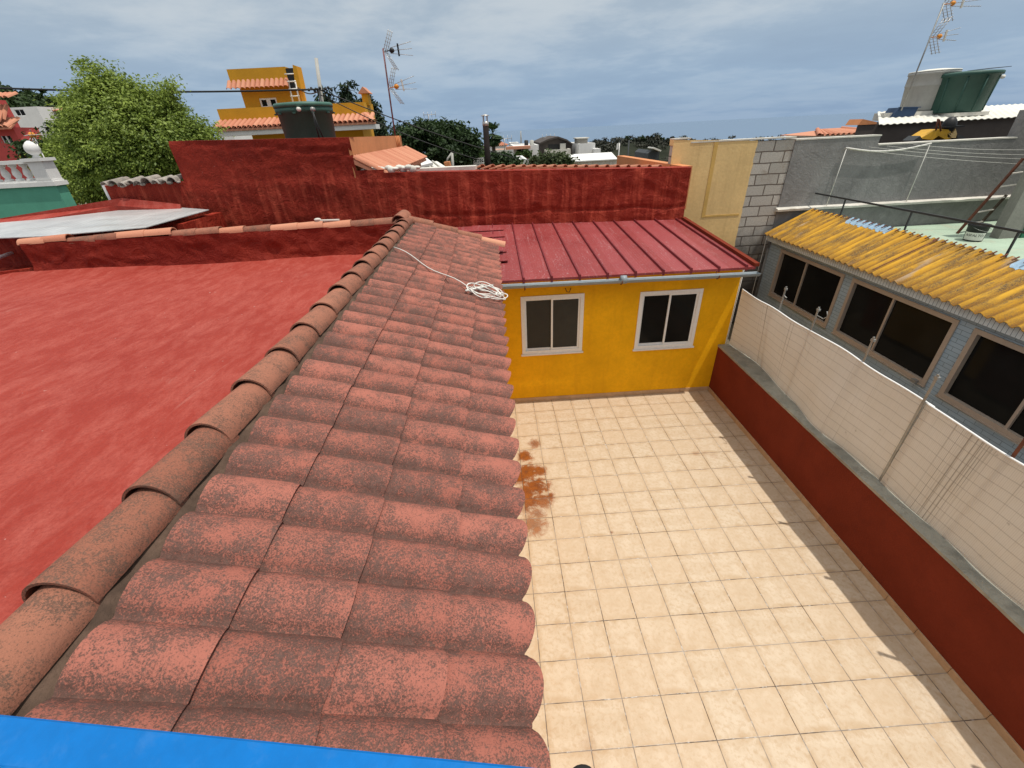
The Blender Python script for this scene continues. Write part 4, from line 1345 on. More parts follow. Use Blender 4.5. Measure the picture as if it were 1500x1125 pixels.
for k in range(16):
    t = k / 15; x = xs + .12 + 1.05 * t; p = wpt(x, 3.60 + .02 * math.sin(k * 2.1), .14 + .05 * math.sin(k * 1.3)); b.sphere(p, .055, nu=8, nv=5, sc=(1.5, 1.2, .6 + .3 * (k % 3)))
b.build('broken_coping', M_ledge, rd)

# broken low wall to the left, with old tiles
bk2 = thing('broken_wall', (-6.9, 3.5, 2.4), 'low red wall with a row of broken mossy tiles on top, left of the big red wall', 'wall')
qa, qb = rw(160, 268), rw(262, 262)
b = MB(); b.box((qa.x, 3.50, 2.0), (qb.x + .1, 3.72, qb.z - .05)); b.build('wall', M_redwall, bk2)
b = MB(); b.box((qa.x - .05, 3.49, 2.6), (qa.x - .001, 3.73, qa.z + .02)); b.build('plaster_end', M_whitewall, bk2)
b = MB()
n_ = 9
for k in range(n_):
    x = qa.x + (qb.x - qa.x) * (k + .5) / n_; z = qb.z - .05
    j1 = random.uniform(-.03, .03); j2 = random.uniform(-.08, .03)
    half_tile(b, (x, 3.42 + j2, z + j1), (x + random.uniform(-.09, .09), 3.85, z + .05 + j1 * .5), random.uniform(.06, .095), .075, n=8, segs=3, rnd=random.random())
    for q_ in range(2): b.sphere((x + random.uniform(.02, .12), 3.43 + random.uniform(-.03, .1), z + random.uniform(-.03, .06)), random.uniform(.03, .06), nu=8, nv=5, sc=(1.4, 1, .7), rnd=random.random())
b.build('broken_tiles', clay('lichen_tile', (.40, .36, .32), (.28, .22, .18), dark=(.10, .095, .085), lich=.5), bk2, attr=True)
# sloped red roof strip and polycarbonate sheet over the light well
b = MB()
rp = [at(0, 372, Z=3.02), at(0, 365, Z=3.02)]
A1 = at(-30, 394, Z=2.98); A2 = at(178, 291, Z=3.16); A3 = at(262, 300, Z=3.16); A4 = at(262, 312, Z=3.05); A5 = at(170, 300, Z=3.08); A6 = at(-30, 408, Z=2.9)
A1 = at(-30, 325, Z=3.10); A6 = at(-30, 338, Z=3.0)
A2 = at(178, 290, Y=3.46); A3 = at(264, 299, Y=3.2); A4 = at(264, 309, Y=3.1); A5 = at(170, 301, Y=3.42)
b.prism([A1, A2, A5, A6], (0, 0, -.12)); b.prism([A2, A3, A4, A5], (0, 0, -.12)); tag(b.build('red_eave', M_redroof), 'strip of flat red roof edge behind the translucent sheet', 'roof edge')
b = MB()
S1 = at(-40, 333, Z=3.07); S2 = at(172, 297, Z=3.10); S3 = at(306, 307, Z=3.09); S4 = at(212, 333, Z=3.06); S5 = Vector((-8.6, 1.0, 3.04)); S5 = at(-40, 350, Z=3.04)
S6 = at(60, 346, Z=3.05)
nq = 12
P = []
for i in range(nq + 1):
    t = i / nq; r0 = S1.lerp(S2, t * 1.0) if t <= 1 else S2
    P.append([S1.lerp(S2, t), S5.lerp(S6.lerp(S4, .5), t)])
b.prism([S1, S2, S3, S4, S6, S5], (0, 0, -.012))
wl = MB(); wl.box((-8.7, 1.9, 2.0), (-5.9, 2.0, 3.0)); wl.box((-5.88, 1.9, 2.0), (-5.7, 3.2, 2.98)); wl.build('light_well_wall', M_redwall, house)
tag(b.build('plastic_sheet', M_poly), 'flat grey translucent plastic roofing sheet behind the tiled red parapet', 'roof sheet')

# ================================================================== vegetation
def leaf_cloud(mb_name, lobes, n, size, mat, parent, seed=0, droop=.3, clump=.35, nclump=None, aspect=.5, fill=.25):
    """many leaf faces gathered in sprays through the volume of the lobes [(centre, (rx,ry,rz))]"""
    r = np.random.default_rng(seed)
    vol = np.array([l[1][0] * l[1][1] * l[1][2] for l in lobes]) ** .72; vol /= vol.sum()
    nclump = nclump or max(20, n // 45)
    ci = r.choice(len(lobes), nclump, p=vol)
    cc = np.array([tuple(l[0]) for l in lobes])[ci]; rr = np.array([l[1] for l in lobes])[ci]
    d = r.normal(size=(nclump, 3)); d /= np.linalg.norm(d, axis=1)[:, None]
    rad = np.where(r.random(nclump) < fill, r.random(nclump) ** .4 * .8, .78 + .30 * r.random(nclump) ** 1.5)
    C = cc + d * rad[:, None] * rr
    k = r.choice(nclump, n)
    sc = clump * (.5 + .8 * r.random(nclump))
    off = np.clip(r.normal(size=(n, 3)), -1.7, 1.7) * sc[k][:, None] * np.array([1, 1, .6])
    P = C[k] + off
    nor = d[k] * .5 + r.normal(size=(n, 3)) * .55 + np.array([0, 0, .55]); nor /= np.linalg.norm(nor, axis=1)[:, None]
    ax = r.normal(size=(n, 3)) + d[k] * .7 + np.array([0, 0, -droop]); ax -= nor * (ax * nor).sum(1)[:, None]; ax /= np.linalg.norm(ax, axis=1)[:, None]
    bt = np.cross(nor, ax); s = size * (.6 + .8 * r.random(n))[:, None]
    bend = nor * s * .12
    V = np.stack([P - ax * s * .5, P + bt * s * aspect * .5 + bend, P + ax * s * .5, P - bt * s * aspect * .5 + bend], 1).reshape(-1, 3)
    off0 = np.array(world_loc(parent)); V = V - off0
    me = bpy.data.meshes.new(mb_name)
    me.vertices.add(4 * n); me.vertices.foreach_set('co', V.ravel())
    me.loops.add(4 * n); me.loops.foreach_set('vertex_index', np.arange(4 * n, dtype=np.int32))
    me.polygons.add(n); me.polygons.foreach_set('loop_start', np.arange(0, 4 * n, 4, dtype=np.int32)); me.polygons.foreach_set('loop_total', np.full(n, 4, dtype=np.int32))
    me.update(calc_edges=True)
    a = me.attributes.new('rnd', 'FLOAT', 'FACE')
    crand = r.random(nclump)
    a.data.foreach_set('value', np.clip(.55 * crand[k] + .45 * r.random(n), 0, 1))
    me.materials.append(mat)
    o = bpy.data.objects.new(mb_name, me); COL.objects.link(o); o.parent = parent
    return o


def trunk(path, r0, r1, mat, parent, branches=()):
    b = MB(); n = len(path)
    b.tube(path, [r0 + (r1 - r0) * i / (n - 1) for i in range(n)], n=10)
    for br in branches:
        m = len(br); b.tube(br, [r0 * .55 * (1 - .8 * i / (m - 1)) for i in range(m)], n=7)
    return b.build('trunk', mat, parent)


def broadleaf(loc, lobes, label, n, size, mat, seed, clump, group=None, droop=.3, aspect=.5, nclump=None):
    loc = Vector(loc); t = thing('broadleaf_tree', loc, label, 'tree', group)
    top = max(l[0][2] for l in lobes)
    c0 = Vector(lobes[0][0])
    path = [loc, loc.lerp(c0, .5) + Vector((.1, .05, 0)), c0]
    br = [[loc.lerp(c0, .55), loc.lerp(c0, .55).lerp(Vector(l[0]), .6) + Vector((0, 0, .2)), Vector(l[0])] for l in lobes[1:]]
    h = (c0 - loc).length
    trunk(path, max(.12, h * .045), max(.05, h * .02), M_bark, t, br)
    leaf_cloud('crown', lobes, n, size, mat, t, seed, clump=clump, droop=droop, aspect=aspect, nclump=nclump)
    return t


L_big = leaf_mat('fresh_leaf', (.095, .15, .024), (.36, .45, .09), rough=.5)
L_mid = leaf_mat('mid_leaf', (.032, .062, .016), (.085, .135, .035))
L_dark = leaf_mat('dark_leaf', (.016, .034, .012), (.045, .08, .024), tr=.25)
L_con = leaf_mat('conifer_leaf', (.010, .022, .010), (.030, .052, .020), tr=.12)
L_olive = leaf_mat('olive_leaf', (.035, .055, .02), (.09, .115, .045))

TY = 11.0


def lobe(px, py, rpx, Y, ry=None, fz=.85):
    c = at(px, py, Y=Y); e = at(px + rpx, py, Y=Y); r_ = abs(e.x - c.x)
    return (c, (r_, ry or r_ * .9, r_ * fz))


lobes = [lobe(195, 215, 84, TY), lobe(128, 238, 46, TY + .6), lobe(258, 215, 48, TY - .4), lobe(160, 165, 46, TY + .3), lobe(215, 172, 48, TY), lobe(130, 190, 30, TY), lobe(285, 195, 26, TY, fz=.7),
         lobe(145, 118, 20, TY, fz=1.3), lobe(172, 130, 20, TY), lobe(131, 97, 9, TY, fz=1.2), lobe(238, 132, 15, TY, fz=1.1), lobe(254, 124, 7, TY), lobe(198, 132, 15, TY), lobe(150, 270, 44, TY - .5), lobe(100, 268, 30, TY), lobe(220, 265, 46, TY - .6), lobe(118, 150, 12, TY)]
bt = broadleaf((lobes[0][0].x, TY, -.4), lobes, 'big bright green leafy tree at the upper left behind the broken wall', 120000, .100, L_big, 11, .23, droop=.5, aspect=.5, nclump=1150)

CY = 26
conif = [((508, 0), 115, 185, 38, CY, 'tall dark conifer pointing up behind the golden house'), ((474, 0), 131, 185, 26, CY + 3, 'short dark conifer behind the utility pole'), ((541, 0), 138, 188, 20, CY + 2, 'narrow dark conifer half hidden by the golden chimney')]
for i, ((px, _), yt, ybm, hw, Y, lab) in enumerate(conif):
    tp = at(px, yt, Y=Y); bm = at(px, ybm, Y=Y); rr = abs(at(px + hw, ybm, Y=Y).x - bm.x)
    t = thing('conifer_tree', (bm.x, Y, -1), lab, 'tree')
    trunk([(bm.x, Y, -1), (bm.x, Y, bm.z), (tp.x, Y, tp.z - .2)], .22, .03, M_bark, t)
    lb = []
    for k in range(9):
        f = k / 8; lb.append((Vector((bm.x + (tp.x - bm.x) * f, Y, bm.z - .8 + (tp.z - bm.z + .5) * f)), (rr * (1 - f) ** .8 + .12, rr * (1 - f) ** .8 + .12, (tp.z - bm.z) * .16)))
    leaf_cloud('crown', lb, 6000, .34, L_con, t, 40 + i, clump=.24, droop=-.6, aspect=.3)

# hedge trees in the middle distance
mids = [([(610, 215, 34), (640, 222, 30), (595, 205, 24), (628, 195, 20)], 16, L_dark, 'dark green tree behind the orange canopy', 9000, .17),
        ([(664, 215, 32), (650, 205, 26), (678, 212, 22), (660, 196, 15), (684, 226, 16)], 20, L_dark, 'round dense dark tree left of the black flue pipe', 10000, .22),
        ([(740, 236, 11), (728, 238, 11), (750, 240, 8)], 30, L_dark, 'small dark tree in front of the white house with the balcony', 5000, .26),
        ([(806, 241, 17), (790, 244, 14), (824, 245, 15), (840, 250, 11), (822, 230, 4)], 24, L_olive, 'olive green bush in front of the white houses', 7000, .22),
        ([(697, 225, 8), (703, 234, 10)], 34, L_mid, 'pale green tree just right of the round dark tree', 2500, .3),
        ([(98, 205, 26), (70, 230, 26), (45, 222, 16)], 19, L_dark, 'dark shrub tree between the pink house and the big bright tree', 6000, .2)]
for i, (ls, Y, mm, lab, n_, sz) in enumerate(mids):
    lb = [lobe(a, c, r_, Y) for a, c, r_ in ls]
    broadleaf((lb[0][0].x, Y, -2), lb, lab, n_, sz, mm, 60 + i, sz * 1.1)
# palm
PYY = 55
pc = at(722, 196, Y=PYY); pbm = at(722, 222, Y=PYY)
pm = thing('palm_tree', (pc.x, PYY, -3), 'tall fan palm against the sky beside the black flue pipe', 'palm')
trunk([(pc.x, PYY, -3), (pc.x, PYY, pc.z)], .28, .22, M_bark, pm)
b = MB(); r2 = np.random.default_rng(5)
rp_ = abs(at(739, 196, Y=PYY).x - pc.x)
for k in range(60):
    a = r2.random() * 6.283; el = r2.uniform(-1.1, 1.3); dv = Vector((math.cos(a) * math.cos(el), math.sin(a) * math.cos(el), math.sin(el))); L = rp_ * r2.uniform(.75, 1.15)
    sd = dv.cross(Vector((0, 0, 1))).normalized(); up_ = sd.cross(dv); o = pc + dv * L * .45
    for m_ in range(9):
        an = -.75 + 1.5 * m_ / 8; e = o + (dv * math.cos(an) + sd * math.sin(an)) * L * .55 - Vector((0, 0, L * .12)); w = sd * .07
        b.add([o - w * .3, o + w * .3, e + w, e - w], [(0, 1, 2, 3)])
    b.add([pc - sd * .03, pc + sd * .03, o + sd * .03, o - sd * .03], [(0, 1, 2, 3)])
b.build('crown', L_dark, pm, attr=True)

# ================================================================== golden house, far left
GY = 17
gz = lambda x, y: at(x, y, Y=GY)
gh = thing('golden_house', (gz(430, 190).x, GY + 3, -1), 'golden yellow house with an upper storey, white window and tiled eaves at the upper left', 'house')
xl_, xr_ = gz(345, 175).x, gz(552, 175).x
zpt, zpb, zcb, zsb = gz(430, 155).z, gz(430, 175).z, gz(430, 189).z, gz(430, 197).z
b = MB(); b.box((xl_ + .5, GY, -1), (xr_ - .75, GY + 2.2, zcb)); b.build('lower_wall', M_gold, gh)
b = MB(); b.box((xl_ - .55, GY - .25, zpb - .3), (xr_ - .4, GY + 1.5, zpt)); b.build('terrace_parapet', M_gold, gh)
b = MB()
x = xl_ - .55
while x < xr_ + .1:
    half_tile(b, (x, GY - 1.0, zcb + .12), (x, GY - .2, zpb + .05), .105, .095, n=6, segs=2, rnd=random.random()); x += .22
half_tile(b, (xr_ + .1, GY - 1.0, zcb + .1), (xr_ - .45, GY - .2, zpb + .05), .12, .11, n=6, segs=2)
b.prism([(xl_ - .6, GY - 1.0, zcb + .08), (xr_ + .15, GY - 1.0, zcb + .08), (xr_ - .4, GY - .2, zpb + .02), (xl_ - .6, GY - .2, zpb + .02)], (0, 0, -.06))
b.build('eave_tiles', M_otile, gh, attr=True)
b = MB(); b.box((xl_ - .5, GY - .95, zsb + .05), (xr_ + .08, GY + .0, zcb + .02)); b.build('soffit', M_whitewall, gh)
ux0, ux1 = gz(348, 150).x, gz(436, 150).x
zut, zue, zuw = gz(370, 98).z, gz(380, 121).z, gz(380, 128).z
wn = (gz(372, 150).x, gz(398, 150).x, gz(385, 157).z, gz(385, 142).z)
b = MB(); holed_wall(b, 'Y', GY + .6, .2, ux0, ux1, zpt - .2, zue, [wn]); b.box((ux0, GY + .8, zpt - .2), (ux0 + .2, GY + 1.6, zue)); b.box((ux1 - .2, GY + .8, zpt - .2), (ux1, GY + 1.2, zue)); b.build('upper_wall', M_gold, gh)
b = MB(); b.box((ux0 - .2, GY + .35, zue - .08), (gz(413, 100).x, GY + 1.5, zut)); b.build('upper_parapet', M_gold, gh)
px_ = gz(416, 115).x
b = MB(); b.box((gz(413, 100).x + .01, GY + .36, zue - .25), (gz(428, 115).x, GY + 1.0, zut - .06)); b.build('roof_opening_shade', M_black, gh)  # solid black box paints the shade inside the opening
b = MB(); b.prism([(gz(429, 128).x, GY + .3, zue - .3), (gz(437, 128).x, GY + .3, zue - .3), (gz(431, 100).x, GY + .3, zut + .0), (gz(426, 100).x, GY + .3, zut + .05)], (0, .6, 0)); b.build('wing_wall', M_gold, gh)
b = MB(); x = ux0 - .25
while x < px_:
    half_tile(b, (x, GY + .1, zuw - .02), (x, GY + .4, zue + .12), .10, .09, n=6, segs=1, rnd=random.random()); x += .21
b.build('upper_tiles', M_otile, gh, attr=True)
f = MB(); a, c, d, e = wn; t_ = .07; yy = GY + .62
f.box((a, yy, d), (a + t_, yy + .1, e)); f.box((c - t_, yy, d), (c, yy + .1, e)); f.box((a + t_, yy, e - t_), (c - t_, yy + .1, e)); f.box((a + t_, yy, d), (c - t_, yy + .1, d + t_)); f.box(((a + c) / 2 - .09, yy, d + t_), ((a + c) / 2 + .09, yy + .1, e - t_))
w = f.build('window', M_white, gh); f = MB(); f.box((a + .06, yy + .04, d + .06), (c - .06, yy + .06, e - .06)); f.build('pane', M_glass, w)
lx0, lx1 = gz(424, 140).x, gz(434, 140).x
b = MB(); b.tube([(lx0, GY + .2, zpt - .1), (lx0, GY + .3, zue + .05)], .035); b.tube([(lx1, GY + .2, zpt - .1), (lx1, GY + .3, zue + .05)], .035)
for k in range(5): b.tube([(lx0 - .05, GY + .22, zpt + .1 + .27 * k), (lx1 + .05, GY + .22, zpt + .1 + .27 * k)], .025)
b.build('wall_ladder', M_cable, gh)
c0, c1 = gz(529, 150).x, gz(538, 150).x; zc = gz(533, 136).z; zct = gz(531, 126).z
b = MB(); b.box((c0, GY + .3, zpt - .1), (c1, GY + .8, zc)); ch = b.build('chimney', M_gold, gh)
b = MB(); b.prism([(c0 - .12, GY + .2, zc), (c1 + .12, GY + .2, zc), ((c0 + c1) / 2, GY + .2, zct)], (0, .7, 0)); b.build('chimney_cap', M_otile, ch, attr=True)

# ================================================================== green tank on the red block
q = at(455, 198, Y=5.0); tz = zS - .025
wv = abs(at(484, 195, Y=5.0).x - at(414, 195, Y=5.0).x) / 2
tp_ = at(442, 150, Y=5.0); H = tp_.z - tz
gt = thing('water_tank', (q.x, 5.0, tz), 'big dark green water tank with a pale lid standing on the red block', 'water tank')
b = MB(); b.lathe((q.x, 5.0, tz), [(wv * .98, 0), (wv, .02), (wv * 1.06, H * .70), (wv * 1.12, H * .72), (wv * 1.13, H * .86)], n=48); b.build('body', M_greentank, gt)
b = MB(); b.lathe((q.x, 5.0, tz), [(wv * 1.15, H * .86), (wv * 1.16, H * .93), (wv * 1.11, H * .97), (wv * .6, H * 1.0), (.05, H * 1.01)], n=48); b.build('lid', M_greenlid, gt)
for k in range(10):
    a = 2 * math.pi * k / 10 + .3; b = MB(); c_, s_ = math.cos(a), math.sin(a); x_, y_ = q.x + c_ * wv * 1.11, 5 + s_ * wv * 1.11
    b.box((x_ - .03, y_ - .03, tz + H * .69), (x_ + .03, y_ + .03, tz + H * .73)); b.build('lug', M_greentank, gt)
for px, mm in ((438, M_whitesheet), (458, M_steel)):
    v = at(px, 160, Y=5 - wv * 1.12); b = MB(); b.tube([(v.x, 5 - wv * 1.0, v.z), (v.x, 5 - wv * 1.2, v.z)], .04, n=12); b.build('valve', mm, gt)
v = at(458, 162, Y=5 - wv * 1.18); e1_ = at(468, 198, Y=5 - wv * 1.1); e2_ = at(474, 198, Y=5 - wv * 1.1)
for e in (e1_, e2_):
    b = MB(); b.tube([(v.x, 5 - wv * 1.2, v.z), ((v.x + e.x) / 2, 5 - wv * 1.26, (v.z + tz) / 2), (e.x, 5 - wv * 1.2, tz + .02)], .014, n=6); b.build('hose', M_black, gt)
# left aerial
ab = at(579, 200, Y=8.4); atp_ = at(561, 71, Y=8.4)
aerial(ab, atp_, 'tall tv aerial with two yagi heads on a rusty red mast above the orange wall', .022, M_antpole, [(.97, M_black, .62, .02, 1.05, 1), (.57, M_ochrebox, .62, .12, 1.05, 1)])
# utility pole with cables
UY = 12.5
pb = at(474, 168, Y=UY); pt = at(463, 85, Y=UY)
pb = pt + (pb - pt) * 1.0
up_ = thing('utility_pole', (pb.x, UY, -.4), 'pale wooden utility pole behind the green tank', 'pole')
b = MB(); b.tube([(pb.x + .05, UY, -.4), (pb.x, UY, pb.z), (pt.x, UY, pt.z)], [.10, .075, .06]); b.build('post', M_greytank, up_)
jn = at(467, 131, Y=UY - .1)
b = MB()
for k in range(9): b.sphere((jn.x - .35 + .1 * k, UY - .12, jn.z + .04 * math.sin(k * 2.1)), .05, nu=8, nv=6)
b.build('cable_joint', M_black, up_)


def cable(name, p, q_, sag, r, label, n=24):
    b = MB(); p = Vector(p); q_ = Vector(q_)
    b.tube([p.lerp(q_, k / n) - Vector((0, 0, sag * math.sin(math.pi * k / n))) for k in range(n + 1)], r, n=6)
    tag(b.build(name, M_black), label, 'cable')


jx = (jn.x, UY - .14, jn.z)
cable('power_cable', at(-60, 127, Y=10.5), jx, .10, .030, 'thick twisted black cable crossing in front of the big bright tree')
cable('power_cable', jx, at(762, 234, Y=14), .12, .020, 'upper black cable running down to the right past the aerial mast')
cable('power_cable', (jx[0], jx[1], jx[2] - .15), at(722, 240, Y=13.6), .2, .018, 'lower black cable running down to the right past the aerial mast')
cable('service_cable', (jx[0], jx[1], jx[2] - .05), at(436, 128, Y=GY + .25), .15, .022, 'short black cable from the pole to the golden house')
cable('drop_cable', jx, at(487, 198, Y=7.5), .5, .014, 'thin black cable dropping from the pole behind the green tank')

# ================================================================== green wall with balustrade
BY = 6.0
bz = lambda x, y: at(x, y, Y=BY)
xe = bz(78, 266).x
gw = thing('balustrade_wall', (xe - 1.5, BY, 1.5), 'sea green wall topped by a white balustrade with an egg shaped finial at the left edge', 'wall')
zt = 3.50
b = MB(); b.box((xe - 6, BY, -.3), (xe, BY + .3, zt - .05)); b.build('wall', M_greenwall, gw)
b = MB(); b.box((xe - 6.05, BY - .05, zt - .049), (xe + .05, BY + .35, zt + .05)); b.box((xe - 6, BY - .02, zt + .0505), (xe + .02, BY + .3, zt + .09)); b.build('plinth', M_whitewall, gw)
b = MB(); b.box((xe - .36, BY - .03, zt + .0905), (xe + .0, BY + .30, zt + .50)); b.box((xe - .43, BY - .08, zt + .501), (xe + .05, BY + .35, zt + .57)); b.build('pier', M_whitewall, gw)
b = MB(); b.lathe((xe - .19, BY + .13, zt + .571), [(.05, 0), (.09, .02), (.05, .05), (.13, .12), (.15, .19), (.13, .27), (.07, .34), (.02, .37)], n=20); b.build('finial', M_whitewall, gw)
b = MB(); b.box((xe - 6, BY - .02, zt + .46), (xe - .365, BY + .27, zt + .54)); b.build('rail', M_whitewall, gw)
for k in range(9):
    x = xe - .62 - .27 * k; b = MB()
    b.lathe((x, BY + .13, zt + .0905), [(.09, 0), (.09, .04), (.05, .06), (.085, .14), (.075, .2), (.045, .28), (.06, .31), (.085, .33), (.085, .369)], n=16); b.build('baluster', M_whitewall, gw)
ga = thing('garden_aerial', (bz(45, 213).x, BY + 4, 2), 'small tilted yagi aerial with an orange box behind the balustrade', 'aerial')
gq = at(47, 198, Y=BY + 4)
b = MB(); b.tube([(gq.x, BY + 4, 1), gq], .02); b.build('mast', M_antenna, ga)
b = MB(); b.sphere(gq, .09, nu=10, nv=6); b.build('dipole_box', M_ochrebox, ga)
b = MB(); gq2 = at(68, 197, Y=BY + 4); b.tube([gq, gq2], .012)
for k in range(7): p = gq.lerp(gq2, k / 6); b.tube([p - Vector((0, .2, .0)), p + Vector((0, .2, 0))], .008)
for ex, ey in ((35, 199), (40, 212), (50, 214), (56, 210), (44, 190)): b.tube([gq, at(ex, ey, Y=BY + 3.8)], .010)
b.build('director_boom', M_antenna, ga)

# pink house far left
HY = 24
hz = lambda x, y: at(x, y, Y=HY)
ph = thing('pink_house', (hz(0, 190).x, HY + 3, 0), 'pink red house with two tiled eaves at the left edge', 'house')
x1 = hz(20, 190).x; x0 = hz(-70, 190).x; ztp = hz(5, 143).z; ze1 = hz(10, 176).z; ze2 = hz(10, 187).z
wn = (hz(2, 203).x, hz(17, 203).x, hz(10, 210).z, hz(10, 199).z)
b = MB(); holed_wall(b, 'Y', HY, .3, x0, x1, -1, ze2, [wn]); b.box((x0, HY + .3, -1), (x0 + .3, HY + 1.6, ze2)); b.box((x1 - .3, HY + .3, -1), (x1, HY + 1.6, ze2)); b.box((x0, HY + .5, ze2), (x1 - .9, HY + 1.5, ztp)); b.build('wall', M_pinkwall, ph)
f = MB(); a, c, d, e = wn; f.box((a, HY + .1, d), (c, HY + .12, e)); w = f.build('window', M_glass, ph)
f = MB()
for k in range(3): f.box((a + (c - a) * k / 2 - .04, HY + .04, d), (a + (c - a) * k / 2 + .04, HY + .09, e))
f.build('frame', M_white, w)
for z_, dz, xx in ((ze2, .45, x1 + .35), (ze1, .75, x1 + .0)):
    b = MB(); x = x0
    while x < xx:
        half_tile(b, (x, HY - .5 + (.4 if z_ == ze1 else 0), z_), (x, HY + .6, z_ + dz), .13, .12, n=5, segs=1, rnd=random.random()); x += .27
    b.prism([(x0, HY - .5, z_ - .02), (xx, HY - .5, z_ - .02), (xx - .3, HY + .6, z_ + dz - .02), (x0, HY + .6, z_ + dz - .02)], (0, 0, -.08)); b.build('eave_tiles', M_otile, ph, attr=True)
b = MB(); x = x0
while x < hz(2, 140).x:
    half_tile(b, (x, HY + .2, ztp), (x, HY + 1, ztp + .25), .13, .12, n=5, segs=1, rnd=random.random()); x += .27
b.build('roof', M_otile, ph, attr=True)
# white houses on the left slope
FY = 60
fzz = lambda x, y: at(x, y, Y=FY)
box_house('hillside_house', fzz(12, 165).x, fzz(58, 165).x, FY, FY + 8, 0, fzz(30, 157).z, M_whitewall, 'white flat roofed house on the wooded slope at the far left', wins=[(fzz(24, 168).x, fzz(38, 168).x, fzz(30, 170).z, fzz(30, 160).z)])
pyramid_roof('hillside_house', fzz(53, 165).x, fzz(84, 165).x, FY + 2, FY + 9, fzz(65, 161).z, fzz(65, 154).z, 'grey house with an orange roof right of the white hillside house', wall=M_darkwall)
# white house edge right of the tree
wz = lambda x, y: at(x, y, Y=30)
box_house('white_house', wz(317, 180).x, wz(336, 180).x, 30, 36, -1, wz(325, 176).z, M_whitewall, 'slice of white house between the big bright tree and the golden house')

# ================================================================== town in the middle distance
def tz_(x, y, Y): return at(x, y, Y=Y)


def simple_house(px0, px1, pyt, Y, depth, label, wall=M_whitewall, wins=(), name='white_house', zb=-6, roof=None):
    a = at(px0, pyt, Y=Y); c = at(px1, pyt, Y=Y)
    ww = [(at(w[0], w[2], Y=Y).x, at(w[1], w[2], Y=Y).x, at(w[0], w[3], Y=Y).z, at(w[0], w[2], Y=Y).z) for w in wins]
    return box_house(name, a.x, c.x, Y, Y + depth, zb, (a.z + c.z) / 2, wall, label, wins=ww, roof=roof)


h1 = simple_house(752, 789, 213, 45, 8, 'white house with a terracotta roof edge and a flowered balcony', wins=[(756, 773, 218, 229)])
Y = 44.6
a, c = at(741, 215, Y=Y), at(776, 214, Y=Y); b = MB(); b.box((a.x, Y - .8, a.z - .25), (c.x, Y + .38, a.z)); b.build('roof_edge', M_otile, h1, attr=True)
a, c = at(756, 230, Y=Y - .6), at(776, 227, Y=Y - .6); b = MB(); b.box((a.x, Y - .9, a.z - .2), (c.x, Y + .38, a.z + .15)); b.build('balcony', M_rust, h1)
lb = [lobe(767, 225, 6, Y - .8), lobe(761, 226, 4, Y - .8), lobe(773, 226, 4, Y - .8)]
leaf_cloud('balcony_plants', lb, 500, .25, L_mid, h1, 91, clump=.15)
for px, mm in ((771, M_black), (779, M_greytank)):
    q = at(px, 213, Y=48); b = MB(); r_ = abs(at(px + 3, 213, Y=48).x - q.x); b.lathe((q.x, 48, q.z - .5), [(r_ * .9, 0), (r_, at(px, 205, Y=48).z - q.z + .45), (r_ * .2, at(px, 205, Y=48).z - q.z + .5)], n=16)
    tt_ = tag(b.build('roof_tank', mm), 'black round tank on the white balcony house' if mm is M_black else 'grey round tank next to the black one on the white balcony house', 'water tank')
simple_house(747, 760, 209, 55, 4, 'small white rooftop room behind the terracotta roof edge', name='rooftop_room')
simple_house(734, 772, 234, 34, 6, 'low white flat roofed wall in front of the balcony house', name='white_annex')
h2 = simple_house(848, 872, 210, 50, 8, 'white house carrying a square concrete tank', wins=())
a, c = at(846, 202, Y=51), at(861, 202, Y=51); zq = at(850, 212, Y=51).z
t = thing('rooftop_cistern', ((a.x + c.x) / 2, 52, zq), 'square stained concrete cistern on top of a white house', 'cistern')
b = MB(); b.box((a.x, 51, zq), (c.x, 53, a.z - .1)); b.build('walls', M_conc, t); b = MB(); b.box((a.x - .15, 50.85, a.z - .1), (c.x + .15, 53.15, a.z)); b.build('slab', M_ledge, t)
simple_house(871, 880, 218, 49, 6, 'low white annex right of the cistern house', name='white_annex')
q0, q1 = at(838, 227, Y=38), at(904, 226, Y=38)
lw = thing('white_warehouse', ((q0.x + q1.x) / 2, 40, -6), 'long low white roofed building behind the tile roof', 'building')
b = MB(); b.box((q0.x, 38, -6), (q1.x, 44, at(860, 236, Y=38).z)); b.build('wall', M_ledge, lw)
zr0 = at(860, 236, Y=38).z; zr1 = at(860, 226, Y=44).z
b = MB(); b.prism([(q0.x - .3, 37.7, zr0), (q1.x, 37.7, zr0), (q1.x + 1.0, 44, zr1), (q0.x + .3, 44, zr1)], (0, 0, .08)); b.build('roof', M_whitewall, lw)
# vaulted grey barn
Y = 52; n_ = 14
ps = [at(790, 226, Y=Y), at(790, 212, Y=Y), at(803, 206, Y=Y), at(817, 202.5, Y=Y), at(830, 207, Y=Y), at(838, 213, Y=Y), at(838, 226, Y=Y)]
ba = thing('grey_barn', ((ps[0].x + ps[-1].x) / 2, Y + 4, -5), 'grey barn with a low pitched roof and an open dark front', 'barn')
b = MB(); b.prism([Vector((ps[0].x, Y, -5))] + ps[1:-1] + [Vector((ps[-1].x, Y, -5))], (0, 8, 0)); b.build('body', M_darkwall, ba)
b = MB()
for i in range(1, 5): b.prism([ps[i] + Vector((0, -.4, .02)), ps[i + 1] + Vector((0, -.4, .02)), ps[i + 1] + Vector((0, -.4, .2)), ps[i] + Vector((0, -.4, .2))], (0, 9, 0))
b.build('roof', M_darkwall, ba)
a, c = at(803, 219, Y=Y - .05), at(820, 211, Y=Y - .05); b = MB(); b.box((a.x, Y - .05, a.z), (c.x, Y - .01, c.z)); b.build('opening_shade', M_black, ba)  # black slab on the barn front stands in for interior shade
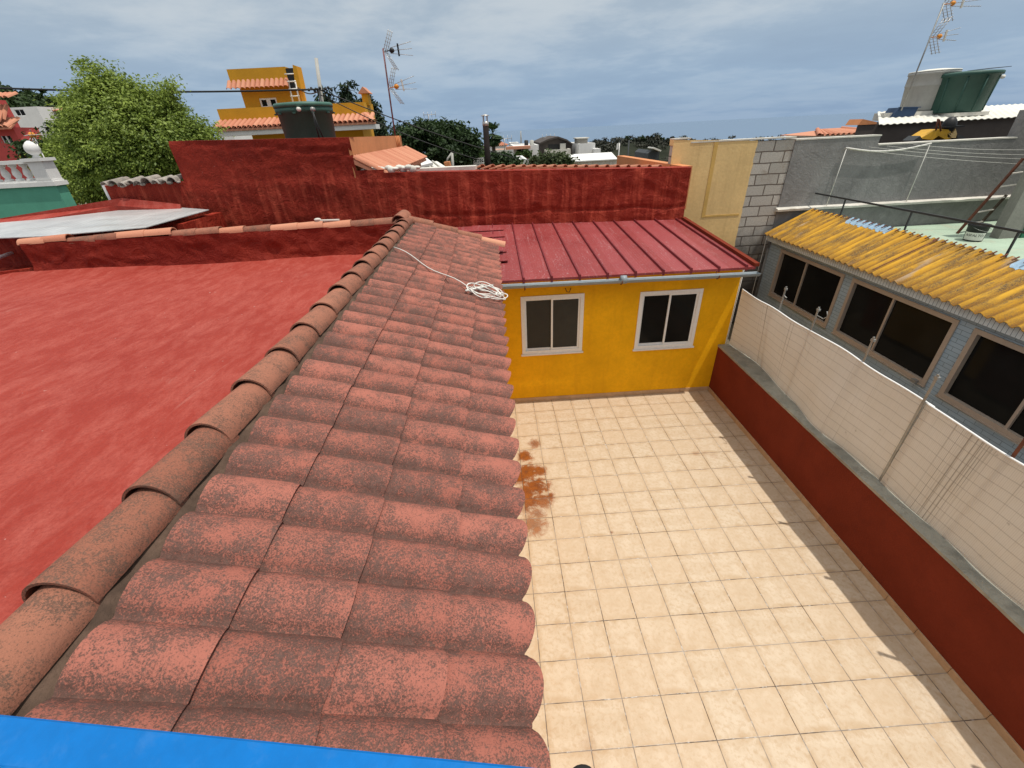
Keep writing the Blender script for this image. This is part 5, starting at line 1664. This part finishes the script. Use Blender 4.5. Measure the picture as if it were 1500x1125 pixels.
a, c = at(820, 224, Y=Y - .2), at(828, 210, Y=Y - .2); b = MB(); b.box((a.x, Y - .6, a.z - 1), (c.x, Y - .06, c.z)); b.build('pier', M_greytank, ba)
simple_house(800, 836, 219, 50, 3, 'low cream wall in front of the grey barn', wall=M_ledge, name='garden_wall')
simple_house(722, 755, 219, 70, 6, 'long low house with faded orange roof beside the palm', wall=M_ledge, name='low_house', roof=M_otile)
q0, q1 = at(708, 214, Y=80), at(745, 214, Y=80)
pyramid_roof('low_house', q0.x, q1.x, 80, 88, at(720, 214, Y=80).z, at(720, 209, Y=84).z, 'distant orange hip roof behind the palm', zb=-8)
# white roofs just beyond the red wall
for (pts, lab, mm, nm) in (([(607, 240), (640, 236), (656, 246), (606, 250)], 'near white sheet roof below the dark tree', M_whitesheet, 'sheet_roof'), ([(608, 231), (622, 229), (634, 238), (614, 243)], 'small white dormer roof above the white sheet roof', M_whitewall, 'dormer_roof')):
    P3 = [at(x, y, Y=11.5 + (1.2 if i < 2 else 0)) for i, (x, y) in enumerate(pts)]
    cxx = sum((p for p in P3), Vector()) / 4
    t = thing(nm, (cxx.x, 12, 1), lab, 'roof')
    b = MB(); b.prism(P3, (0, 0, -.08)); b.build('sheets', mm, t)
    if nm == 'sheet_roof':
        b = MB()
        for k in range(1, 5):
            p, q_ = P3[0].lerp(P3[1], k / 5), P3[3].lerp(P3[2], k / 5); b.beam(p + Vector((0, 0, .03)), q_ + Vector((0, 0, .03)), .05, .04)
        b.build('ribs', M_greytank, t)
    b = MB(); mnx = min(p.x for p in P3); mxx = max(p.x for p in P3); mnz = min(p.z for p in P3); b.box((mnx + .2, 11.7, -.4), (mxx - .3, 12.6, mnz - .1)); b.build('wall', M_whitewall, t)
q = at(655, 240, Y=13); b = MB(); q1 = at(659, 246, Y=13); b.prism([at(650, 238, Y=13), at(658, 237, Y=13), at(661, 248, Y=13), at(653, 248, Y=13)], (0, .5, 0)); b.prism([at(653, 248, Y=13), at(661, 248, Y=13), Vector((at(661, 248, Y=13).x, 13, -.3)), Vector((at(653, 248, Y=13).x, 13, -.3))], (0, .5, 0)); tag(b.build('brick_pier', M_orange), 'orange brick pier at the end of the white sheet roof', 'pier')
q, q1 = at(662, 224, Y=12), at(663.5, 246, Y=12)
t = thing('pipe_post', (q1.x, 12, -.3), 'grey pipe post with a bent arm in front of the dark tree', 'post')
b = MB(); b.tube([(q1.x, 12, -.3), q1, q], .05); b.build('post', M_greytank, t); b = MB(); b.tube([q, at(656, 232, Y=12), at(655, 236, Y=12)], .035); b.build('arm', M_greytank, t)
# small white chimney and railing
Y = 20; q0, q1 = at(690, 243, Y=Y), at(696, 224, Y=Y)
t = thing('white_chimney', ((q0.x + q1.x) / 2, Y, -1), 'small white chimney with a terracotta cap left of the black flue', 'chimney')
b = MB(); b.box((q0.x, Y, -1), (q1.x, Y + .4, q1.z)); b.build('stack', M_whitewall, t)
b = MB(); b.prism([(q0.x - .08, Y - .05, q1.z), (q1.x + .08, Y - .05, q1.z), ((q0.x + q1.x) / 2, Y - .05, at(693, 220, Y=Y).z)], (0, .5, 0)); b.build('cap', M_otile, t, attr=True)
q0, q1 = at(694, 232, Y=Y), at(709, 245, Y=Y)
t = thing('white_lattice', ((q0.x + q1.x) / 2, Y, -1), 'white square lattice panel beside the small white chimney', 'lattice')
b = MB()
for k in range(6): x = q0.x + (q1.x - q0.x) * k / 5; b.box((x - .025, Y - .2, q1.z - .3), (x + .025, Y - .15, q0.z))
for k in range(5): z = q0.z + (q1.z - q0.z) * k / 4; b.box((q0.x - .03, Y - .215, z - .03), (q1.x + .03, Y - .201, z + .03))
b.build('grid', M_whitewall, t)
b = MB(); b.box((q0.x, Y - .1, -1), (q1.x, Y + .1, q1.z - .1)); b.build('base_wall', M_whitewall, t)
# black flue pipe
Y = 6.5; q0, q1 = at(715, 246, Y=Y), at(710.5, 170, Y=Y); r_ = abs(at(715, 200, Y=Y).x - at(710, 200, Y=Y).x) * .85
t = thing('flue_pipe', (q0.x, Y, 3.0), 'tall black sooty flue pipe with a metal cowl above the red wall', 'chimney')
b = MB(); b.tube([(q0.x, Y, 2.6), (q1.x, Y, q1.z - .12)], r_, n=16); b.build('pipe', M_soot, t)
b = MB(); b.tube([(q1.x, Y, q1.z - .22), (q1.x, Y, q1.z - .12)], r_ * 1.06, n=16); b.build('collar', M_antenna, t)
b = MB()
for k in range(4):
    a = k * math.pi / 2 + .6; b.box((q1.x + math.cos(a) * r_ * .9 - .01, Y + math.sin(a) * r_ * .9 - .01, q1.z - .12), (q1.x + math.cos(a) * r_ * .9 + .01, Y + math.sin(a) * r_ * .9 + .01, q1.z))
b.lathe((q1.x, Y, q1.z), [(r_ * 1.4, 0), (r_ * 1.4, .012), (r_ * .3, .04)], n=20); b.build('cowl', M_antenna, t)
# lattice mast far away
Y = 190; q0, q1 = at(763.5, 216, Y=Y), at(763.5, 192, Y=Y)
t = thing('radio_mast', (q0.x, Y, -20), 'thin distant lattice radio mast on the skyline', 'mast')
b = MB(); hw = .8
for sx_, sy_ in ((-1, -1), (1, -1), (1, 1), (-1, 1)): b.tube([(q0.x + sx_ * hw, Y + sy_ * hw, -20), (q0.x + sx_ * hw * .5, Y + sy_ * hw * .5, q0.z), (q0.x + sx_ * .08, Y + sy_ * .08, q1.z)], .10, n=5)
for k in range(12):
    z = q0.z + (q1.z - q0.z) * k / 12; h = hw * .5 * (1 - k / 12) + .05; b.tube([(q0.x - h, Y - h, z), (q0.x + h, Y - h, z + .6)], .07, n=4); b.tube([(q0.x + h, Y - h, z), (q0.x - h, Y - h, z + .6)], .07, n=4)
b.build('lattice', M_steel, t)
# thin rooftop aerials
for (px, py0, py1, Y, lab) in ((628, 181, 168, 30, 'thin rooftop aerial above the dark trees'), (739, 213, 203, 60, 'thin rooftop aerial right of the palm'), (802, 206, 201, 58, 'thin rooftop aerial on the grey barn')):
    q0, q1 = at(px, py0 + 10, Y=Y), at(px, py1, Y=Y); s_ = Y / 30
    t = thing('thin_aerial', q0, lab, 'aerial'); b = MB(); b.tube([q0, q1], .025 * s_, n=5); b.build('mast', M_antenna, t)
    b = MB(); b.tube([q1 + Vector((-.4 * s_, 0, 0)), q1 + Vector((.5 * s_, 0, 0))], .018 * s_, n=5)
    for k in range(4): p = q1 + Vector(((-.35 + .28 * k) * s_, 0, 0)); b.tube([p - Vector((0, 0, .18 * s_)), p + Vector((0, 0, .18 * s_))], .014 * s_, n=4)
    b.build('director_boom', M_antenna, t)
q0, q1 = at(626, 187, Y=31), at(652, 187, Y=31)
box_house('hidden_house', q0.x, q1.x, 31, 36, -2, at(640, 183, Y=31).z, M_ledge, 'pale roof top showing between the two dark trees')
# right: white flag sheet on a pole, dark shed, plank
Y = 24; q0, q1 = at(906, 232, Y=Y), at(907.5, 210, Y=Y)
t = thing('white_board', (q0.x, Y, 0), 'white board on a thin pole in front of the dark hill', 'board'); b = MB(); b.tube([(q0.x, Y, 0), q1], .04, n=6); b.build('pole', M_antenna, t)
b = MB(); b.prism([at(908, 209, Y=Y), at(907, 218, Y=Y), at(903, 219.5, Y=Y), at(904, 211, Y=Y)], (0, .06, 0)); b.build('panel', M_whitewall, t)
Y = 26; q0, q1 = at(948, 236, Y=Y), at(966, 223, Y=Y)
t = thing('dark_hut', ((q0.x + q1.x) / 2, Y + 1.5, -1), 'dark open hut below the hill left of the ochre wall', 'hut')
b = MB(); b.prism([Vector((q0.x, Y, -1)), Vector((q0.x, Y, at(948, 225, Y=Y).z)), at(955, 220, Y=Y), Vector((q1.x, Y, at(966, 222, Y=Y).z)), Vector((q1.x, Y, -1))], (0, 3, 0)); b.build('body', M_iron, t)
b = MB(); b.prism([at(958, 215.5, Y=Y - .5), at(969, 220, Y=Y - .5), at(968, 222, Y=Y - .5), at(957, 217.5, Y=Y - .5)], (0, 1.2, 0)); b.build('roof_plank', M_whitesheet, t)
q0, q1 = at(984, 246, Y=9), at(990, 232, Y=9); b = MB(); b.box((q0.x, 9, 0), (q1.x, 9.3, q1.z)); tag(b.build('white_post', M_greytank), 'small pale post at the left foot of the ochre wall', 'post')
q = at(921, 230, Y=20); b = MB(); b.tube([(q.x, 20, 0), at(921.5, 205, Y=20)], .035, n=6); tag(b.build('thin_pole', M_iron), 'thin dark pole against the wooded hill', 'pole')

# ================================================================== hills with woods
def hill(name, pts, Y, depth, label, mat, seed, nleaf, lsize):
    """pts: skyline as (px, py)"""
    P = []; r = np.random.default_rng(seed)
    sk = [at(x, y, Y=Y) for x, y in pts]
    rows = []
    for t in (0, .15, .35, .6, .85, 1, 1.3, 2):
        rows.append([Vector((p.x, Y + depth * (t - 1), -26 + (p.z - .3 + 26) * (math.sin(min(t, 1) * math.pi / 2)) ** .9 - (max(0, t - 1)) * 14 + (0 if t in (0, 1) else mnoise.noise(Vector((p.x * .08, t * 5, seed))) * 1.5))) for p in sk])
    b = MB(); b.grid(rows)
    o = struct(b.build(name, mat), label, 'hill')
    return sk, rows


M_hill = paint('wooded_slope', (.030, .034, .024), var=.4, sc=.1, bump=1, bsc=.8, bd=.6, rough=.95, spec=.02, dirtamt=.4, dirt=(.055, .045, .036))
sk, rows = hill('hill', [(868, 214), (880, 212), (895, 208), (915, 207), (930, 206), (950, 205.5), (970, 206), (985, 206.5), (1010, 207), (1060, 206), (1140, 206), (1260, 205)], 150, 60, 'low dark wooded hill left of the ochre wall', M_hill, 3, 0, 0)
gcl = thing('hill_wood', (sk[5].x, 120, -10), 'dark scrub and trees covering the low hill', 'wood'); gcl['kind'] = 'stuff'
lb = []
r3 = np.random.default_rng(8)
for row in rows[1:6]:
    for k in range(len(row) - 1):
        for m_ in range(3):
            p = row[k].lerp(row[k + 1], r3.random()); rr = r3.uniform(.9, 2.0); lb.append((p + Vector((0, r3.uniform(-5, 5), .2)), (rr * 1.5, rr, rr * .8)))
leaf_cloud('foliage', lb, 20000, .75, leaf_mat('hill_leaf', (.018, .024, .014), (.065, .062, .045), tr=.1), gcl, 77, clump=.6)
for i, (px, py, w) in enumerate(((919, 203, 3.2), (930, 205, 3), (937, 203.5, 2.6), (941, 202, 2.4), (948, 204, 3.2), (955, 202.5, 4), (962, 203, 4), (969, 205, 3), (980, 206, 3), (989, 206, 4))):
    lbx = [lobe(px, py, w, 148, fz=1.05), lobe(px + w * .5, py + 1.5, w * .8, 148), lobe(px - w * .5, py + 1.8, w * .8, 148)]
    labs = ['narrow tree at the left end of the hill skyline', 'second tree from the left on the hill skyline', 'small round tree before the gap on the hill skyline', 'slender tree just left of the hilltop grove', 'low tree at the left foot of the hilltop grove', 'tallest tree of the hilltop grove', 'broad tree right of the tallest on the hilltop', 'low tree at the right end of the hilltop grove', 'small tree apart on the right of the hill skyline', 'last skyline tree, beside the ochre wall edge']
    t = thing('skyline_tree', (lbx[0][0].x, 148, lbx[0][0].z - 4), labs[i], 'tree', 'trees on the hill skyline')
    trunk([(lbx[0][0].x, 148, lbx[0][0].z - 4), lbx[0][0]], .3, .15, M_bark, t)
    leaf_cloud('crown', lbx, 420, .6, L_dark, t, 120 + i, clump=.3)
M_hill2 = paint('forest_slope', (.03, .05, .022), var=.4, sc=.15, bump=1, bsc=1.2, bd=.6, rough=.95)
sk, rows = hill('hill', [(-160, 118), (-60, 126), (0, 133), (25, 137), (45, 142), (65, 150), (85, 160), (120, 178), (170, 196), (260, 205)], 120, 50, 'steep green wooded hill at the far left', M_hill2, 5, 0, 0)
gcl = thing('hill_forest', (sk[2].x, 100, 0), 'dense green forest on the far left hill', 'forest'); gcl['kind'] = 'stuff'
lb = []
for row in rows[2:6]:
    for k in range(len(row) - 1):
        for m_ in range(6):
            p = row[k].lerp(row[k + 1], r3.random()); rr = r3.uniform(1.2, 2.6); lb.append((p + Vector((0, r3.uniform(-5, 5), .3)), (rr * 1.4, rr, rr * .9)))
leaf_cloud('foliage', lb, 16000, .9, leaf_mat('forest_leaf', (.018, .036, .012), (.06, .10, .03), tr=.15), gcl, 78, clump=.7)

# ================================================================== light, sky, colour
sun_dir = Vector((.61, -.30, 2.17)).normalized()
EL = math.asin(sun_dir.z); AZ = math.atan2(sun_dir.x, sun_dir.y)
ld = bpy.data.lights.new('sun', 'SUN'); ld.energy = 3.4; ld.angle = R(.53); ld.color = (1, .955, .88)
lo = bpy.data.objects.new('sun', ld); COL.objects.link(lo); lo.rotation_euler = (-sun_dir).to_track_quat('-Z', 'Y').to_euler(); lo.location = (0, 0, 30)

w = bpy.data.worlds.new('World'); scene.world = w; w.use_nodes = True
nt = w.node_tree; nt.nodes.clear()
out = nt.nodes.new('ShaderNodeOutputWorld'); bg = nt.nodes.new('ShaderNodeBackground'); nt.links.new(bg.outputs[0], out.inputs[0])
sky = nt.nodes.new('ShaderNodeTexSky'); sky.sky_type = 'NISHITA'; sky.sun_disc = False; sky.sun_elevation = EL; sky.sun_rotation = AZ; sky.air_density = 1.0; sky.dust_density = 1.0
SKS = .11
bg.inputs['Strength'].default_value = SKS


class WB(NB):
    def __init__(self, t): self.t = t; self._c = None

    def co(self):
        if self._c is None: self._c = self.n('ShaderNodeTexCoord').outputs['Generated']
        return self._c


wb = WB(nt)
x, y, z = wb.xyz()
zc = wb.ma('MAXIMUM', z, 0.)
inv = wb.ma('DIVIDE', 1., wb.ma('ADD', zc, .11))
pl = wb.comb(wb.ma('MULTIPLY', x, inv), wb.ma('MULTIPLY', y, inv), 0.)
c1 = wb.noise(.38, 5, .55, v=pl, dist=.2); c2 = wb.noise(.9, 6, .6, v=pl, dist=.2)
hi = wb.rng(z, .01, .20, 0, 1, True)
base = wb.mix(hi, (.26, .395, .59), (.42, .505, .59))
c3 = wb.noise(2.6, 6, .65, v=pl, dist=.5)
dens = wb.ma('ADD', wb.ma('ADD', wb.ma('MULTIPLY', c1, .55), wb.ma('MULTIPLY', c2, .4)), wb.ma('MULTIPLY', c3, .15))
lightc = wb.mix(wb.rng(dens, .49, .64, 0, 1, True), base, wb.mix(hi, (.32, .45, .63), (.585, .64, .68)))
darkc = wb.mix(wb.rng(dens, .40, .55, .55, 0), lightc, wb.mix(hi, (.225, .335, .52), (.32, .40, .49)))
darkc = wb.mix(wb.rng(z, .28, .6, 0, .8, True), darkc, (.56, .55, .525))
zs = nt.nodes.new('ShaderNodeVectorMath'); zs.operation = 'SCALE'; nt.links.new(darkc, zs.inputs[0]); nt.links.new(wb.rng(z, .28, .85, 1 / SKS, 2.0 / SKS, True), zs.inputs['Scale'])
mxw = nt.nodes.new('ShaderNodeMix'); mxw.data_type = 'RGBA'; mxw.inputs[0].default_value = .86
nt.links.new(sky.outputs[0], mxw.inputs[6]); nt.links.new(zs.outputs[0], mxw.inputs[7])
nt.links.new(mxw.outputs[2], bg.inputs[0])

scene.view_settings.view_transform = 'Standard'
scene.view_settings.look = 'None'
scene.view_settings.exposure = 0.0
scene.view_settings.gamma = 1.0
scene.render.engine = 'CYCLES'
scene.cycles.max_bounces = 8
